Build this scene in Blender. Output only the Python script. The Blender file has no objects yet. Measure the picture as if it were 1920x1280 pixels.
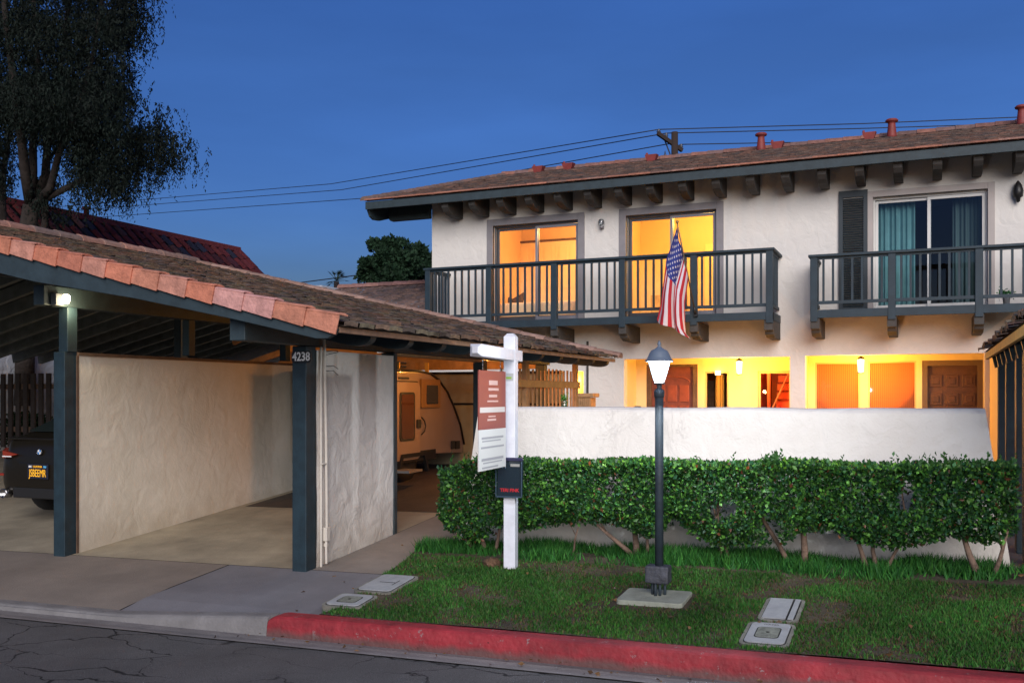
import bpy, math, random
import numpy as np
from mathutils import Vector, Matrix, noise as mnoise
random.seed(7); rng = np.random.default_rng(11)
R = math.radians
sc = bpy.context.scene
C = sc.collection
# ------------------------------------------------------------------ camera, sky, light
TH = R(23.43); CT, ST = math.cos(TH), math.sin(TH); F = 1800.0; HZ = 742.0; CH = 1.6
cam_d = bpy.data.cameras.new('camera'); cam = bpy.data.objects.new('camera', cam_d); C.objects.link(cam)
cam.location = (0, 0, CH); cam.rotation_euler = (R(90), 0, TH)
cam_d.sensor_width = 36; cam_d.lens = F / 1920 * 36; cam_d.shift_y = (HZ - 640) / 1920
cam_d.clip_start = .05; cam_d.clip_end = 3000; sc.camera = cam
w = bpy.data.worlds.new('World'); sc.world = w; w.use_nodes = True
nt = w.node_tree; nt.nodes.clear()
wo = nt.nodes.new('ShaderNodeOutputWorld'); bg = nt.nodes.new('ShaderNodeBackground')
sky = nt.nodes.new('ShaderNodeTexSky'); sky.sky_type = 'NISHITA'; sky.sun_disc = False
sky.sun_elevation = R(1.5); sky.sun_rotation = R(165); sky.altitude = 0; sky.air_density = 1.2; sky.dust_density = .2; sky.ozone_density = 4.0
mixn = nt.nodes.new('ShaderNodeMix'); mixn.data_type = 'RGBA'; mixn.blend_type = 'MULTIPLY'; mixn.inputs[0].default_value = 1
mixn.inputs[7].default_value = (.70, .75, 1.12, 1)
# thin, barely visible cloud streaks
tcw = nt.nodes.new('ShaderNodeTexCoord'); mpw = nt.nodes.new('ShaderNodeMapping'); mpw.inputs['Scale'].default_value = (2, 2, 9)
nzw = nt.nodes.new('ShaderNodeTexNoise'); nzw.inputs['Scale'].default_value = 1.6; nzw.inputs['Detail'].default_value = 5
crw = nt.nodes.new('ShaderNodeMapRange'); crw.inputs[1].default_value = .35; crw.inputs[2].default_value = .7; crw.inputs[3].default_value = .93; crw.inputs[4].default_value = 1.08
mx2 = nt.nodes.new('ShaderNodeVectorMath'); mx2.operation = 'SCALE'
nt.links.new(tcw.outputs['Generated'], mpw.inputs[0]); nt.links.new(mpw.outputs[0], nzw.inputs['Vector']); nt.links.new(nzw.outputs[0], crw.inputs[0])
nt.links.new(sky.outputs[0], mixn.inputs[6]); nt.links.new(mixn.outputs[2], mx2.inputs[0]); nt.links.new(crw.outputs[0], mx2.inputs['Scale'])
sxw = nt.nodes.new('ShaderNodeSeparateXYZ'); nt.links.new(tcw.outputs['Generated'], sxw.inputs[0])
mrw = nt.nodes.new('ShaderNodeMapRange'); mrw.inputs[1].default_value = .0; mrw.inputs[2].default_value = .32; nt.links.new(sxw.outputs[2], mrw.inputs[0])
hzw = nt.nodes.new('ShaderNodeMix'); hzw.data_type = 'RGBA'; hzw.inputs[6].default_value = (.80, 1.12, 1.42, 1); hzw.inputs[7].default_value = (1, 1, 1, 1); nt.links.new(mrw.outputs[0], hzw.inputs[0])
mx3 = nt.nodes.new('ShaderNodeMix'); mx3.data_type = 'RGBA'; mx3.blend_type = 'MULTIPLY'; mx3.inputs[0].default_value = 1; nt.links.new(mx2.outputs[0], mx3.inputs[6]); nt.links.new(hzw.outputs[2], mx3.inputs[7])
nt.links.new(mx3.outputs[2], bg.inputs[0]); bg.inputs[1].default_value = .15
nt.links.new(bg.outputs[0], wo.inputs[0])
sl = bpy.data.lights.new('sun', 'SUN'); sl.energy = 1.4; sl.angle = R(42); sl.color = (1, .92, .86)
so = bpy.data.objects.new('sun', sl); C.objects.link(so); so.rotation_euler = (R(67), 0, R(25))
sc.view_settings.view_transform = 'Standard'; sc.view_settings.look = 'None'; sc.view_settings.gamma = 1; sc.view_settings.exposure = 1.28
sc.cycles.max_bounces = 6; sc.cycles.transparent_max_bounces = 12; sc.cycles.sample_clamp_indirect = 4; sc.cycles.caustics_reflective = False; sc.cycles.caustics_refractive = False
sc.cycles.use_denoising = True

# ------------------------------------------------------------------ where things stand
def WX(px, Y):
    k = (px - 960) / F
    return Y / (CT + ST * k) * (k * CT - ST)
def DY(px, Y): return Y / (CT + ST * (px - 960) / F)
def WZ(px, py, Y): return CH + (HZ - py) / F * DY(px, Y)
def YX(px, X):                                     # depth of the plane X=const seen at px
    k = (px - 960) / F; d = X / (k * CT - ST); return d * (CT + ST * k)
def B(X): return .02 * (min(max(X, -10), 6) + 1)
def g_drive(X, Y): return B(X) + float(np.interp(Y, [5.5, 5.67, 5.9, 6.93, 12, 16], [.02, .028, .075, .175, .62, .66]))
def g_lawn(X, Y): return B(X) + float(np.interp(Y, [5.62, 6.4, 7.15, 7.35, 7.7, 8.1, 9], [.125, .21, .270, .31, .31, .22, .2])) + .012 * mnoise.noise((X * 1.3, Y * 1.3, 0))

# ------------------------------------------------------------------ materials
MATS = {}
def mat(name, col, rough=.8, metal=0, bump=0, bscale=20, var=0, vscale=3, col2=None, spec=.5, emit=None, estr=0, coat=0, attr=False, detail=6):
    if name in MATS: return MATS[name]
    m = bpy.data.materials.new(name); m.use_nodes = True; n = m.node_tree; p = n.nodes['Principled BSDF']; L = n.links
    c = (*col, 1)
    p.inputs['Roughness'].default_value = rough; p.inputs['Metallic'].default_value = metal
    p.inputs['Specular IOR Level'].default_value = spec; p.inputs['Coat Weight'].default_value = coat
    p.inputs['Base Color'].default_value = c
    tc = n.nodes.new('ShaderNodeTexCoord')
    geo = n.nodes.new('ShaderNodeNewGeometry')
    src = None
    if attr:
        at = n.nodes.new('ShaderNodeAttribute'); at.attribute_name = 'Col'; src = at.outputs['Color']
    if var or col2:
        nz = n.nodes.new('ShaderNodeTexNoise'); nz.inputs['Scale'].default_value = vscale; nz.inputs['Detail'].default_value = detail; nz.inputs['Roughness'].default_value = .65
        L.new(geo.outputs['Position'], nz.inputs['Vector'])
        mr = n.nodes.new('ShaderNodeMapRange'); mr.inputs[1].default_value = .33; mr.inputs[2].default_value = .67; L.new(nz.outputs[0], mr.inputs[0])
        mx = n.nodes.new('ShaderNodeMix'); mx.data_type = 'RGBA'; L.new(mr.outputs[0], mx.inputs[0])
        if src is not None:
            m2 = n.nodes.new('ShaderNodeMix'); m2.data_type = 'RGBA'; m2.blend_type = 'MULTIPLY'; m2.inputs[0].default_value = 1
            mx.inputs[6].default_value = (1 - var, 1 - var, 1 - var, 1); mx.inputs[7].default_value = (1 + var, 1 + var, 1 + var, 1)
            L.new(src, m2.inputs[6]); L.new(mx.outputs[2], m2.inputs[7]); src = m2.outputs[2]
        else:
            a = tuple(max(0, x * (1 - var)) for x in col); b = col2 if col2 else tuple(x * (1 + var) for x in col)
            mx.inputs[6].default_value = (*a, 1); mx.inputs[7].default_value = (*b, 1); src = mx.outputs[2]
    if src is not None: L.new(src, p.inputs['Base Color'])
    if bump:
        nb = n.nodes.new('ShaderNodeTexNoise'); nb.inputs['Scale'].default_value = bscale; nb.inputs['Detail'].default_value = 5
        L.new(geo.outputs['Position'], nb.inputs['Vector'])
        bp = n.nodes.new('ShaderNodeBump'); bp.inputs['Strength'].default_value = bump; bp.inputs['Distance'].default_value = .02
        L.new(nb.outputs[0], bp.inputs['Height']); L.new(bp.outputs[0], p.inputs['Normal'])
    if emit: p.inputs['Emission Color'].default_value = (*emit, 1); p.inputs['Emission Strength'].default_value = estr
    MATS[name] = m; return m

def stucco(name, col, stain=(.8, .8, .8), trowel=1.0, sscale=.9):
    m = bpy.data.materials.new(name); m.use_nodes = True; n = m.node_tree; p = n.nodes['Principled BSDF']; L = n.links; N = n.nodes.new
    p.inputs['Roughness'].default_value = .92; p.inputs['Specular IOR Level'].default_value = .2
    g = N('ShaderNodeNewGeometry')
    a = N('ShaderNodeTexNoise'); a.inputs['Scale'].default_value = sscale; a.inputs['Detail'].default_value = 8; a.inputs['Roughness'].default_value = .7; L.new(g.outputs['Position'], a.inputs['Vector'])
    r = N('ShaderNodeMapRange'); r.inputs[1].default_value = .35; r.inputs[2].default_value = .62; L.new(a.outputs[0], r.inputs[0])
    mx = N('ShaderNodeMix'); mx.data_type = 'RGBA'; mx.inputs[6].default_value = (*[c * s for c, s in zip(col, stain)], 1); mx.inputs[7].default_value = (*col, 1)
    L.new(r.outputs[0], mx.inputs[0])
    # thin dark trowel cracks
    v = N('ShaderNodeTexNoise'); v.inputs['Scale'].default_value = 2.3; v.inputs['Detail'].default_value = 7; v.inputs['Distortion'].default_value = 1.4; v.inputs['Roughness'].default_value = .6
    mp = N('ShaderNodeMapping'); mp.inputs['Scale'].default_value = (1, 1, .9); mp.inputs['Rotation'].default_value = (.3, .4, 0); L.new(g.outputs['Position'], mp.inputs[0]); L.new(mp.outputs[0], v.inputs['Vector'])
    s = N('ShaderNodeMath'); s.operation = 'SUBTRACT'; s.inputs[1].default_value = .5; L.new(v.outputs[0], s.inputs[0])
    ab = N('ShaderNodeMath'); ab.operation = 'ABSOLUTE'; L.new(s.outputs[0], ab.inputs[0])
    r2 = N('ShaderNodeMapRange'); r2.inputs[1].default_value = 0; r2.inputs[2].default_value = .014; r2.inputs[3].default_value = .0; r2.inputs[4].default_value = 1; L.new(ab.outputs[0], r2.inputs[0])
    mk = N('ShaderNodeTexNoise'); mk.inputs['Scale'].default_value = 1.7; L.new(g.outputs['Position'], mk.inputs['Vector'])
    mkr = N('ShaderNodeMapRange'); mkr.inputs[1].default_value = .5; mkr.inputs[2].default_value = .62; L.new(mk.outputs[0], mkr.inputs[0])
    iv = N('ShaderNodeMath'); iv.operation = 'SUBTRACT'; iv.inputs[0].default_value = 1; L.new(r2.outputs[0], iv.inputs[1])
    ml = N('ShaderNodeMath'); ml.operation = 'MULTIPLY'; L.new(iv.outputs[0], ml.inputs[0]); L.new(mkr.outputs[0], ml.inputs[1])
    ml2 = N('ShaderNodeMath'); ml2.operation = 'MULTIPLY'; ml2.inputs[1].default_value = .09 * trowel; L.new(ml.outputs[0], ml2.inputs[0])
    m3 = N('ShaderNodeMix'); m3.data_type = 'RGBA'; L.new(ml2.outputs[0], m3.inputs[0]); L.new(mx.outputs[2], m3.inputs[6]); m3.inputs[7].default_value = (col[0] * .35, col[1] * .35, col[2] * .35, 1)
    sx = N('ShaderNodeSeparateXYZ'); L.new(g.outputs['Position'], sx.inputs[0])
    dn = N('ShaderNodeTexNoise'); dn.inputs['Scale'].default_value = 4; dn.inputs['Detail'].default_value = 8; dn.inputs['Roughness'].default_value = .7; L.new(g.outputs['Position'], dn.inputs['Vector'])
    dz = N('ShaderNodeMath'); dz.operation = 'MULTIPLY_ADD'; dz.inputs[1].default_value = -.7; L.new(dn.outputs[0], dz.inputs[0]); L.new(sx.outputs[2], dz.inputs[2])
    dr_ = N('ShaderNodeMapRange'); dr_.inputs[1].default_value = -.2; dr_.inputs[2].default_value = .15; dr_.inputs[3].default_value = .55; dr_.inputs[4].default_value = 0; L.new(dz.outputs[0], dr_.inputs[0])
    m5 = N('ShaderNodeMix'); m5.data_type = 'RGBA'; L.new(dr_.outputs[0], m5.inputs[0]); L.new(m3.outputs[2], m5.inputs[6]); m5.inputs[7].default_value = (col[0] * .5, col[1] * .46, col[2] * .4, 1)
    L.new(m5.outputs[2], p.inputs['Base Color'])
    # relief: broad trowelling + ridges + grain
    b1 = N('ShaderNodeTexNoise'); b1.inputs['Scale'].default_value = 5; b1.inputs['Detail'].default_value = 6; b1.inputs['Distortion'].default_value = .8; L.new(mp.outputs[0], b1.inputs['Vector'])
    b2 = N('ShaderNodeTexNoise'); b2.inputs['Scale'].default_value = 60; b2.inputs['Detail'].default_value = 3; L.new(g.outputs['Position'], b2.inputs['Vector'])
    ad = N('ShaderNodeMath'); ad.operation = 'MULTIPLY_ADD'; ad.inputs[1].default_value = .12; L.new(b2.outputs[0], ad.inputs[0]); L.new(b1.outputs[0], ad.inputs[2])
    ad2 = N('ShaderNodeMath'); ad2.operation = 'MULTIPLY_ADD'; ad2.inputs[1].default_value = -.12; L.new(ml.outputs[0], ad2.inputs[0]); L.new(ad.outputs[0], ad2.inputs[2])
    bp = N('ShaderNodeBump'); bp.inputs['Strength'].default_value = .75 * trowel; bp.inputs['Distance'].default_value = .05; L.new(ad2.outputs[0], bp.inputs['Height']); L.new(bp.outputs[0], p.inputs['Normal'])
    MATS[name] = m; return m

def glass_mat(name, tint=(1, 1, 1), refl=.12, rough=.02):
    m = bpy.data.materials.new(name); m.use_nodes = True; n = m.node_tree; n.nodes.clear(); L = n.links; N = n.nodes.new
    o = N('ShaderNodeOutputMaterial'); t = N('ShaderNodeBsdfTransparent'); t.inputs[0].default_value = (*tint, 1)
    gl = N('ShaderNodeBsdfGlossy'); gl.inputs['Roughness'].default_value = rough
    fr = N('ShaderNodeFresnel'); fr.inputs[0].default_value = 1.3; ad = N('ShaderNodeMath'); ad.operation = 'ADD'; ad.use_clamp = True; ad.inputs[1].default_value = refl - .04
    L.new(fr.outputs[0], ad.inputs[0]); mx = N('ShaderNodeMixShader'); L.new(ad.outputs[0], mx.inputs[0]); L.new(t.outputs[0], mx.inputs[1]); L.new(gl.outputs[0], mx.inputs[2]); L.new(mx.outputs[0], o.inputs[0])
    MATS[name] = m; return m
def glow_glass(name, col, strength, tr=.5):
    m = bpy.data.materials.new(name); m.use_nodes = True; n = m.node_tree; n.nodes.clear(); L = n.links; N = n.nodes.new
    o = N('ShaderNodeOutputMaterial'); t = N('ShaderNodeBsdfTransparent'); e = N('ShaderNodeEmission'); e.inputs[0].default_value = (*col, 1); e.inputs[1].default_value = strength
    mx = N('ShaderNodeMixShader'); mx.inputs[0].default_value = 1 - tr; L.new(t.outputs[0], mx.inputs[1]); L.new(e.outputs[0], mx.inputs[2]); L.new(mx.outputs[0], o.inputs[0])
    MATS[name] = m; return m

M_st = stucco('stucco_white', (.76, .735, .69), (.90, .88, .87), .7)
M_sth = stucco('stucco_house', (.72, .70, .66), (.92, .92, .93), .55)
M_stc = stucco('stucco_carport', (.74, .70, .61), (.84, .83, .80), .3)
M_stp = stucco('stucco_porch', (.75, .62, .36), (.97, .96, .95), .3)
M_blue = mat('paint_blue_grey', (.024, .042, .052), .62, bump=.12, bscale=40, var=.22, vscale=7)
M_bluel = mat('paint_blue_post', (.012, .030, .042), .6, bump=.1, bscale=50, var=.25, vscale=9)
M_rail = mat('paint_railing', (.012, .030, .045), .6, bump=.08, bscale=50, var=.2, vscale=6)
M_under = mat('soffit_boards', (.05, .065, .07), .8, bump=.2, bscale=15, var=.3, vscale=5)
M_corb = mat('corbel_wood', (.050, .048, .045), .8, bump=.2, bscale=30, var=.25, vscale=8)
M_wood = mat('warm_wood', (.42, .24, .11), .7, bump=.2, bscale=25, var=.25, vscale=8)
M_woodd = mat('dark_wood', (.10, .06, .04), .7, bump=.2, bscale=25, var=.3, vscale=8)
M_tile = mat('roof_tile', (1, 1, 1), .9, bump=.7, bscale=35, var=.42, vscale=9, attr=True)
M_terra = mat('terracotta', (1, 1, 1), .9, bump=.5, bscale=45, var=.26, vscale=11, attr=True)
M_redm = mat('red_vent_metal', (.22, .035, .03), .6, var=.2, vscale=9)
M_black = mat('black_metal', (.012, .012, .013), .45)
M_dark = mat('dark_void', (.01, .01, .01), .95)
M_lampm = mat('lamp_post_metal', (.028, .042, .055), .62, bump=.15, bscale=45, var=.25, vscale=10, spec=.4)
M_white = mat('white_paint', (.62, .64, .70), .55, bump=.12, bscale=30, var=.08, vscale=12)
M_vinyl = mat('white_vinyl', (.62, .62, .60), .4)
M_grey = mat('grey_casing', (.235, .225, .24), .7, bump=.12, bscale=25, var=.08, vscale=6)
M_alu = mat('aluminium_frame', (.10, .105, .115), .4, metal=.4)
M_glass = glass_mat('window_glass', (.96, .96, .94), .05)
M_glassd = glass_mat('window_glass_dark', (.85, .9, .93), .07)
M_conc = mat('concrete', (.30, .285, .265), .9, bump=.35, bscale=60, var=.16, vscale=2.2, detail=9)
M_box = mat('meter_lid', (.30, .31, .32), .85, bump=.3, bscale=70, var=.14, vscale=9)
M_wire = mat('wire_black', (.01, .012, .02), .6)

# ------------------------------------------------------------------ mesh helpers
class MB:
    def __init__(s): s.v = []; s.f = []; s.mi = []; s.col = []; s.cur = 0; s.c = (1, 1, 1); s.sm = []
    def face(s, pts, smooth=False):
        i = len(s.v); s.v += [tuple(p) for p in pts]; s.f.append(tuple(range(i, i + len(pts)))); s.mi.append(s.cur); s.col.append(s.c); s.sm.append(smooth)
    def add(s, verts, faces, smooth=False):
        i = len(s.v); s.v += [tuple(p) for p in verts]
        for f in faces: s.f.append(tuple(i + k for k in f)); s.mi.append(s.cur); s.col.append(s.c); s.sm.append(smooth)
    def box(s, x0, x1, y0, y1, z0, z1, M=None):
        v = [(x, y, z) for x in (x0, x1) for y in (y0, y1) for z in (z0, z1)]
        if M is not None: v = [tuple(M @ Vector(p)) for p in v]
        s.add(v, [(0, 1, 3, 2), (4, 6, 7, 5), (0, 4, 5, 1), (2, 3, 7, 6), (0, 2, 6, 4), (1, 5, 7, 3)])
    def bar(s, a, b, wd, ht, up=(0, 0, 1)):
        a = Vector(a); b = Vector(b); d = (b - a).normalized(); u = Vector(up); sd = d.cross(u)
        if sd.length < 1e-4: sd = d.cross(Vector((1, 0, 0)))
        sd.normalize(); u = sd.cross(d).normalized()
        v = []
        for p in (a, b):
            for i, j in ((-1, -1), (1, -1), (1, 1), (-1, 1)): v.append(p + sd * i * wd / 2 + u * j * ht / 2)
        s.add(v, [(3, 2, 1, 0), (4, 5, 6, 7), (0, 1, 5, 4), (1, 2, 6, 5), (2, 3, 7, 6), (3, 0, 4, 7)])
    def tube(s, pts, r, n=8, caps=True):
        pts = [Vector(p) for p in pts]; rr = r if isinstance(r, (list, tuple)) else [r] * len(pts)
        v = []; f = []
        ref = None
        for k, p in enumerate(pts):
            t = (pts[min(k + 1, len(pts) - 1)] - pts[max(k - 1, 0)]).normalized()
            if ref is None: ref = t.cross(Vector((.13, .31, .94)));
            if ref.length < 1e-3: ref = t.cross(Vector((1, 0, 0)))
            a = (ref - t * ref.dot(t)).normalized(); ref = a; b = t.cross(a)
            for q in range(n):
                an = 2 * math.pi * q / n; v.append(p + (a * math.cos(an) + b * math.sin(an)) * rr[k])
        for k in range(len(pts) - 1):
            for q in range(n): f.append((k * n + q, k * n + (q + 1) % n, (k + 1) * n + (q + 1) % n, (k + 1) * n + q))
        if caps: f.append(tuple(range(n - 1, -1, -1))); f.append(tuple((len(pts) - 1) * n + q for q in range(n)))
        s.add(v, f, True)
    def lathe(s, c, prof, n=16, M=None):
        v = []; f = []
        for r, z in prof:
            for q in range(n): a = 2 * math.pi * q / n; v.append((c[0] + r * math.cos(a), c[1] + r * math.sin(a), c[2] + z))
        if M is not None: v = [tuple(M @ Vector(p)) for p in v]
        for k in range(len(prof) - 1):
            for q in range(n): f.append((k * n + q, k * n + (q + 1) % n, (k + 1) * n + (q + 1) % n, (k + 1) * n + q))
        f.append(tuple(range(n - 1, -1, -1))); f.append(tuple((len(prof) - 1) * n + q for q in range(n)))
        s.add(v, f, True)
    def prism(s, poly, O, U, V, W):     # polygon (u,v) swept along W
        O = Vector(O); U = Vector(U); V = Vector(V); W = Vector(W); n = len(poly)
        v = [O + U * a + V * b for a, b in poly] + [O + U * a + V * b + W for a, b in poly]
        s.add(v, [tuple(range(n - 1, -1, -1)), tuple(range(n, 2 * n))] + [(k, (k + 1) % n, n + (k + 1) % n, n + k) for k in range(n)])
    def build(s, name, m, parent=None, loc=None, bevel=0, label=None):
        o0 = Vector(parent_loc(parent)) if parent is not None else (Vector(loc) if loc else Vector((0, 0, 0)))
        me = bpy.data.meshes.new(name); me.from_pydata([tuple(Vector(p) - o0) for p in s.v], [], s.f)
        ms = m if isinstance(m, (list, tuple)) else [m]
        for x in ms: me.materials.append(x)
        me.polygons.foreach_set('material_index', s.mi); me.polygons.foreach_set('use_smooth', s.sm)
        if any(c != (1, 1, 1) for c in s.col):
            ca = me.color_attributes.new('Col', 'FLOAT_COLOR', 'CORNER'); arr = []
            for p, c in zip(me.polygons, s.col): arr += [c[0], c[1], c[2], 1.0] * p.loop_total
            ca.data.foreach_set('color', arr)
        me.update(); o = bpy.data.objects.new(name, me); C.objects.link(o)
        if parent is not None: o.parent = parent
        else: o.location = o0
        if bevel:
            b = o.modifiers.new('bevel', 'BEVEL'); b.width = bevel; b.segments = 2; b.limit_method = 'ANGLE'; b.angle_limit = R(40)
        if label: o['label'] = label
        return o
def parent_loc(p):
    v = Vector((0, 0, 0))
    while p is not None: v += Vector(p.location); p = p.parent
    return v
def thing(name, label, cat, loc, group=None):
    o = bpy.data.objects.new(name, None); o.empty_display_size = .2; C.objects.link(o); o.location = loc
    o['label'] = label; o['category'] = cat
    if group: o['group'] = group
    return o
def tag(o, label, cat=None, group=None, kind=None):
    o['label'] = label
    if cat: o['category'] = cat
    if group: o['group'] = group
    if kind: o['kind'] = kind
    return o
def copy_tree(o, parent=None):
    c = o.copy(); C.objects.link(c); c.parent = parent
    for ch in list(o.children): copy_tree(ch, c)
    return c
def text(body, size, M, ext, m, parent, name='lettering', sx=1, al='CENTER', weight=0):
    cu = bpy.data.curves.new('tmp', 'FONT'); cu.body = body; cu.size = size; cu.extrude = ext; cu.align_x = al; cu.align_y = 'CENTER'; cu.offset = weight; cu.resolution_u = 3
    t = bpy.data.objects.new('tmp', cu); C.objects.link(t); bpy.context.view_layer.update()
    me = bpy.data.meshes.new_from_object(t.evaluated_get(bpy.context.evaluated_depsgraph_get())); bpy.data.objects.remove(t)
    o0 = parent_loc(parent); me.transform(Matrix.Translation(-o0) @ M @ Matrix.Diagonal((sx, 1, 1, 1)))
    me.materials.clear(); me.materials.append(m); o = bpy.data.objects.new(name, me); C.objects.link(o); o.parent = parent
    return o
def wall_holes(mb, x0, x1, z0, z1, yf, yb, holes):
    xs = sorted({x0, x1, *[h[0] for h in holes], *[h[1] for h in holes]}); zs = sorted({z0, z1, *[h[2] for h in holes], *[h[3] for h in holes]})
    xs = [x for x in xs if x0 <= x <= x1]; zs = [z for z in zs if z0 <= z <= z1]
    def solid(i, j):
        if i < 0 or j < 0 or i >= len(xs) - 1 or j >= len(zs) - 1: return False
        cx = (xs[i] + xs[i + 1]) / 2; cz = (zs[j] + zs[j + 1]) / 2
        return not any(h[0] < cx < h[1] and h[2] < cz < h[3] for h in holes)
    for i in range(len(xs) - 1):
        for j in range(len(zs) - 1):
            if not solid(i, j): continue
            a, b, c, d = xs[i], xs[i + 1], zs[j], zs[j + 1]
            mb.face([(a, yf, c), (b, yf, c), (b, yf, d), (a, yf, d)]); mb.face([(b, yb, c), (a, yb, c), (a, yb, d), (b, yb, d)])
            if not solid(i - 1, j): mb.face([(a, yb, c), (a, yf, c), (a, yf, d), (a, yb, d)])
            if not solid(i + 1, j): mb.face([(b, yf, c), (b, yb, c), (b, yb, d), (b, yf, d)])
            if not solid(i, j - 1): mb.face([(a, yb, c), (b, yb, c), (b, yf, c), (a, yf, c)])
            if not solid(i, j + 1): mb.face([(a, yf, d), (b, yf, d), (b, yb, d), (a, yb, d)])
def tiles(mb, O, U, V, lu, lv, pu, cv, amp, step, pal, jit=.006, nseg=4, thick=.014, fill=.985):
    """rows of single lapped tiles on a slope: U along the eave, V up the slope"""
    O = Vector(O); U = Vector(U).normalized(); V = Vector(V).normalized(); N = U.cross(V)
    if N.z < 0: N = -N
    nu = max(1, round(lu / pu)); pu = lu / nu; nv = max(1, round(lv / cv)); cv = lv / nv
    for j in range(nv):
        rs = random.uniform(-.3, .3) * pu if amp < .02 else 0
        for i in range(nu):
            c = random.choice(pal); k = random.uniform(.72, 1.2); mb.c = tuple(x * k for x in c)
            u0 = i * pu + random.uniform(-jit, jit) + rs; wv = pu * fill; v0 = j * cv - .035 + random.uniform(-jit, jit) * 1.5; v1 = (j + 1) * cv + .01
            hl = step + random.uniform(-jit, jit) * .8; tl = random.uniform(-jit, jit) * .6
            top = []; bot = []; tb = []
            for q in range(nseg + 1):
                t = q / nseg; h = amp * math.sin(math.pi * t) ** .8 if amp else 0
                uu = min(max(u0 + wv * t, -.01), lu + .01)
                top.append(O + U * uu + V * v0 + N * (hl + h + tl * (t - .5))); bot.append(O + U * uu + V * v1 + N * (h + .002)); tb.append(O + U * uu + V * v0 + N * (hl + h - thick - step * .55))
            for q in range(nseg):
                mb.face([top[q], top[q + 1], bot[q + 1], bot[q]], amp > .02); mb.face([tb[q], tb[q + 1], top[q + 1], top[q]])
    mb.c = (1, 1, 1)
def barrel_row(parent, a, b, r, ln, pal, name='ridge_tile', single=True, m=None, lift=0):
    a = Vector(a); b = Vector(b); d = (b - a); L = d.length; d.normalize(); n = max(1, round(L / ln)); ln = L / n
    sd = d.cross(Vector((0, 0, 1))).normalized(); up = sd.cross(d)
    mb = MB()
    for i in range(n):
        c = random.choice(pal); k = random.uniform(.8, 1.2); mb.c = tuple(x * k for x in c)
        s0 = a + d * (i * ln - .04); s1 = a + d * ((i + 1) * ln); P = []; Q = []
        r0 = r * 1.12; r1 = r * .96
        for q in range(9):
            t = math.pi * q / 8; P.append(s0 + sd * math.cos(t) * r0 + up * (math.sin(t) * r0 * .8 + lift)); Q.append(s1 + sd * math.cos(t) * r1 + up * (math.sin(t) * r1 * .8 + lift))
        for q in range(8): mb.face([P[q], P[q + 1], Q[q + 1], Q[q]], True)
        mb.face(P); mb.face(Q)
    return mb.build(name, m or M_terra, parent)
def leaves(name, cen, dirs, size, wid, m, parent=None, cols=None):
    """many leaf-sized two-triangle faces; cen (n,3), dirs (n,3) unit, size (n,)"""
    n = len(cen); o0 = np.array(parent_loc(parent)) if parent is not None else np.zeros(3)
    rnd = rng.normal(size=(n, 3)); side = np.cross(dirs, rnd); side /= np.linalg.norm(side, axis=1)[:, None] + 1e-9
    up = np.cross(side, dirs)
    L = dirs * size[:, None]; W = side * (size * wid)[:, None]; K = up * (size * .12)[:, None]
    v = np.stack([cen, cen + L * .5 + W + K, cen + L, cen + L * .5 - W + K], 1) - o0
    me = bpy.data.meshes.new(name); me.vertices.add(4 * n); me.vertices.foreach_set('co', v.reshape(-1).astype(np.float32))
    idx = np.arange(n)[:, None] * 4 + np.array([0, 1, 2, 0, 2, 3]); me.loops.add(6 * n); me.loops.foreach_set('vertex_index', idx.reshape(-1).astype(np.int32))
    me.polygons.add(2 * n); me.polygons.foreach_set('loop_start', np.arange(0, 6 * n, 3, dtype=np.int32)); me.polygons.foreach_set('loop_total', np.full(2 * n, 3, np.int32))
    if cols is not None:
        ca = me.color_attributes.new('Col', 'FLOAT_COLOR', 'CORNER'); cc = np.concatenate([cols, np.ones((n, 1))], 1); ca.data.foreach_set('color', np.repeat(cc, 6, axis=0).reshape(-1).astype(np.float32))
    me.materials.append(m); me.update(); me.validate(); o = bpy.data.objects.new(name, me); C.objects.link(o)
    if parent is not None: o.parent = parent
    return o
def leaf_mat(name, rough=.45, spec=.5, trans=.25):
    m = bpy.data.materials.new(name); m.use_nodes = True; n = m.node_tree; p = n.nodes['Principled BSDF']; L = n.links
    at = n.nodes.new('ShaderNodeAttribute'); at.attribute_name = 'Col'; L.new(at.outputs['Color'], p.inputs['Base Color'])
    p.inputs['Roughness'].default_value = rough; p.inputs['Specular IOR Level'].default_value = spec
    tr = n.nodes.new('ShaderNodeBsdfTranslucent'); L.new(at.outputs['Color'], tr.inputs[0]); mx = n.nodes.new('ShaderNodeMixShader'); mx.inputs[0].default_value = trans
    L.new(p.outputs[0], mx.inputs[1]); L.new(tr.outputs[0], mx.inputs[2]); L.new(mx.outputs[0], n.nodes['Material Output'].inputs[0]); return m
def sheet(mb, xs, ys, zf):
    for i in range(len(xs) - 1):
        for j in range(len(ys) - 1):
            q = [(xs[i], ys[j]), (xs[i + 1], ys[j]), (xs[i + 1], ys[j + 1]), (xs[i], ys[j + 1])]
            mb.face([(a, b, zf(a, b)) for a, b in q], True)
def lin(a, b, n): return [a + (b - a) * k / n for k in range(n + 1)]
def point(name, loc, energy, col, parent=None, r=.04):
    l = bpy.data.lights.new(name, 'POINT'); l.energy = energy; l.color = col; l.shadow_soft_size = r
    o = bpy.data.objects.new(name, l); C.objects.link(o)
    if parent is not None: o.parent = parent; o.location = Vector(loc) - parent_loc(parent)
    else: o.location = loc
    return o

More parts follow.
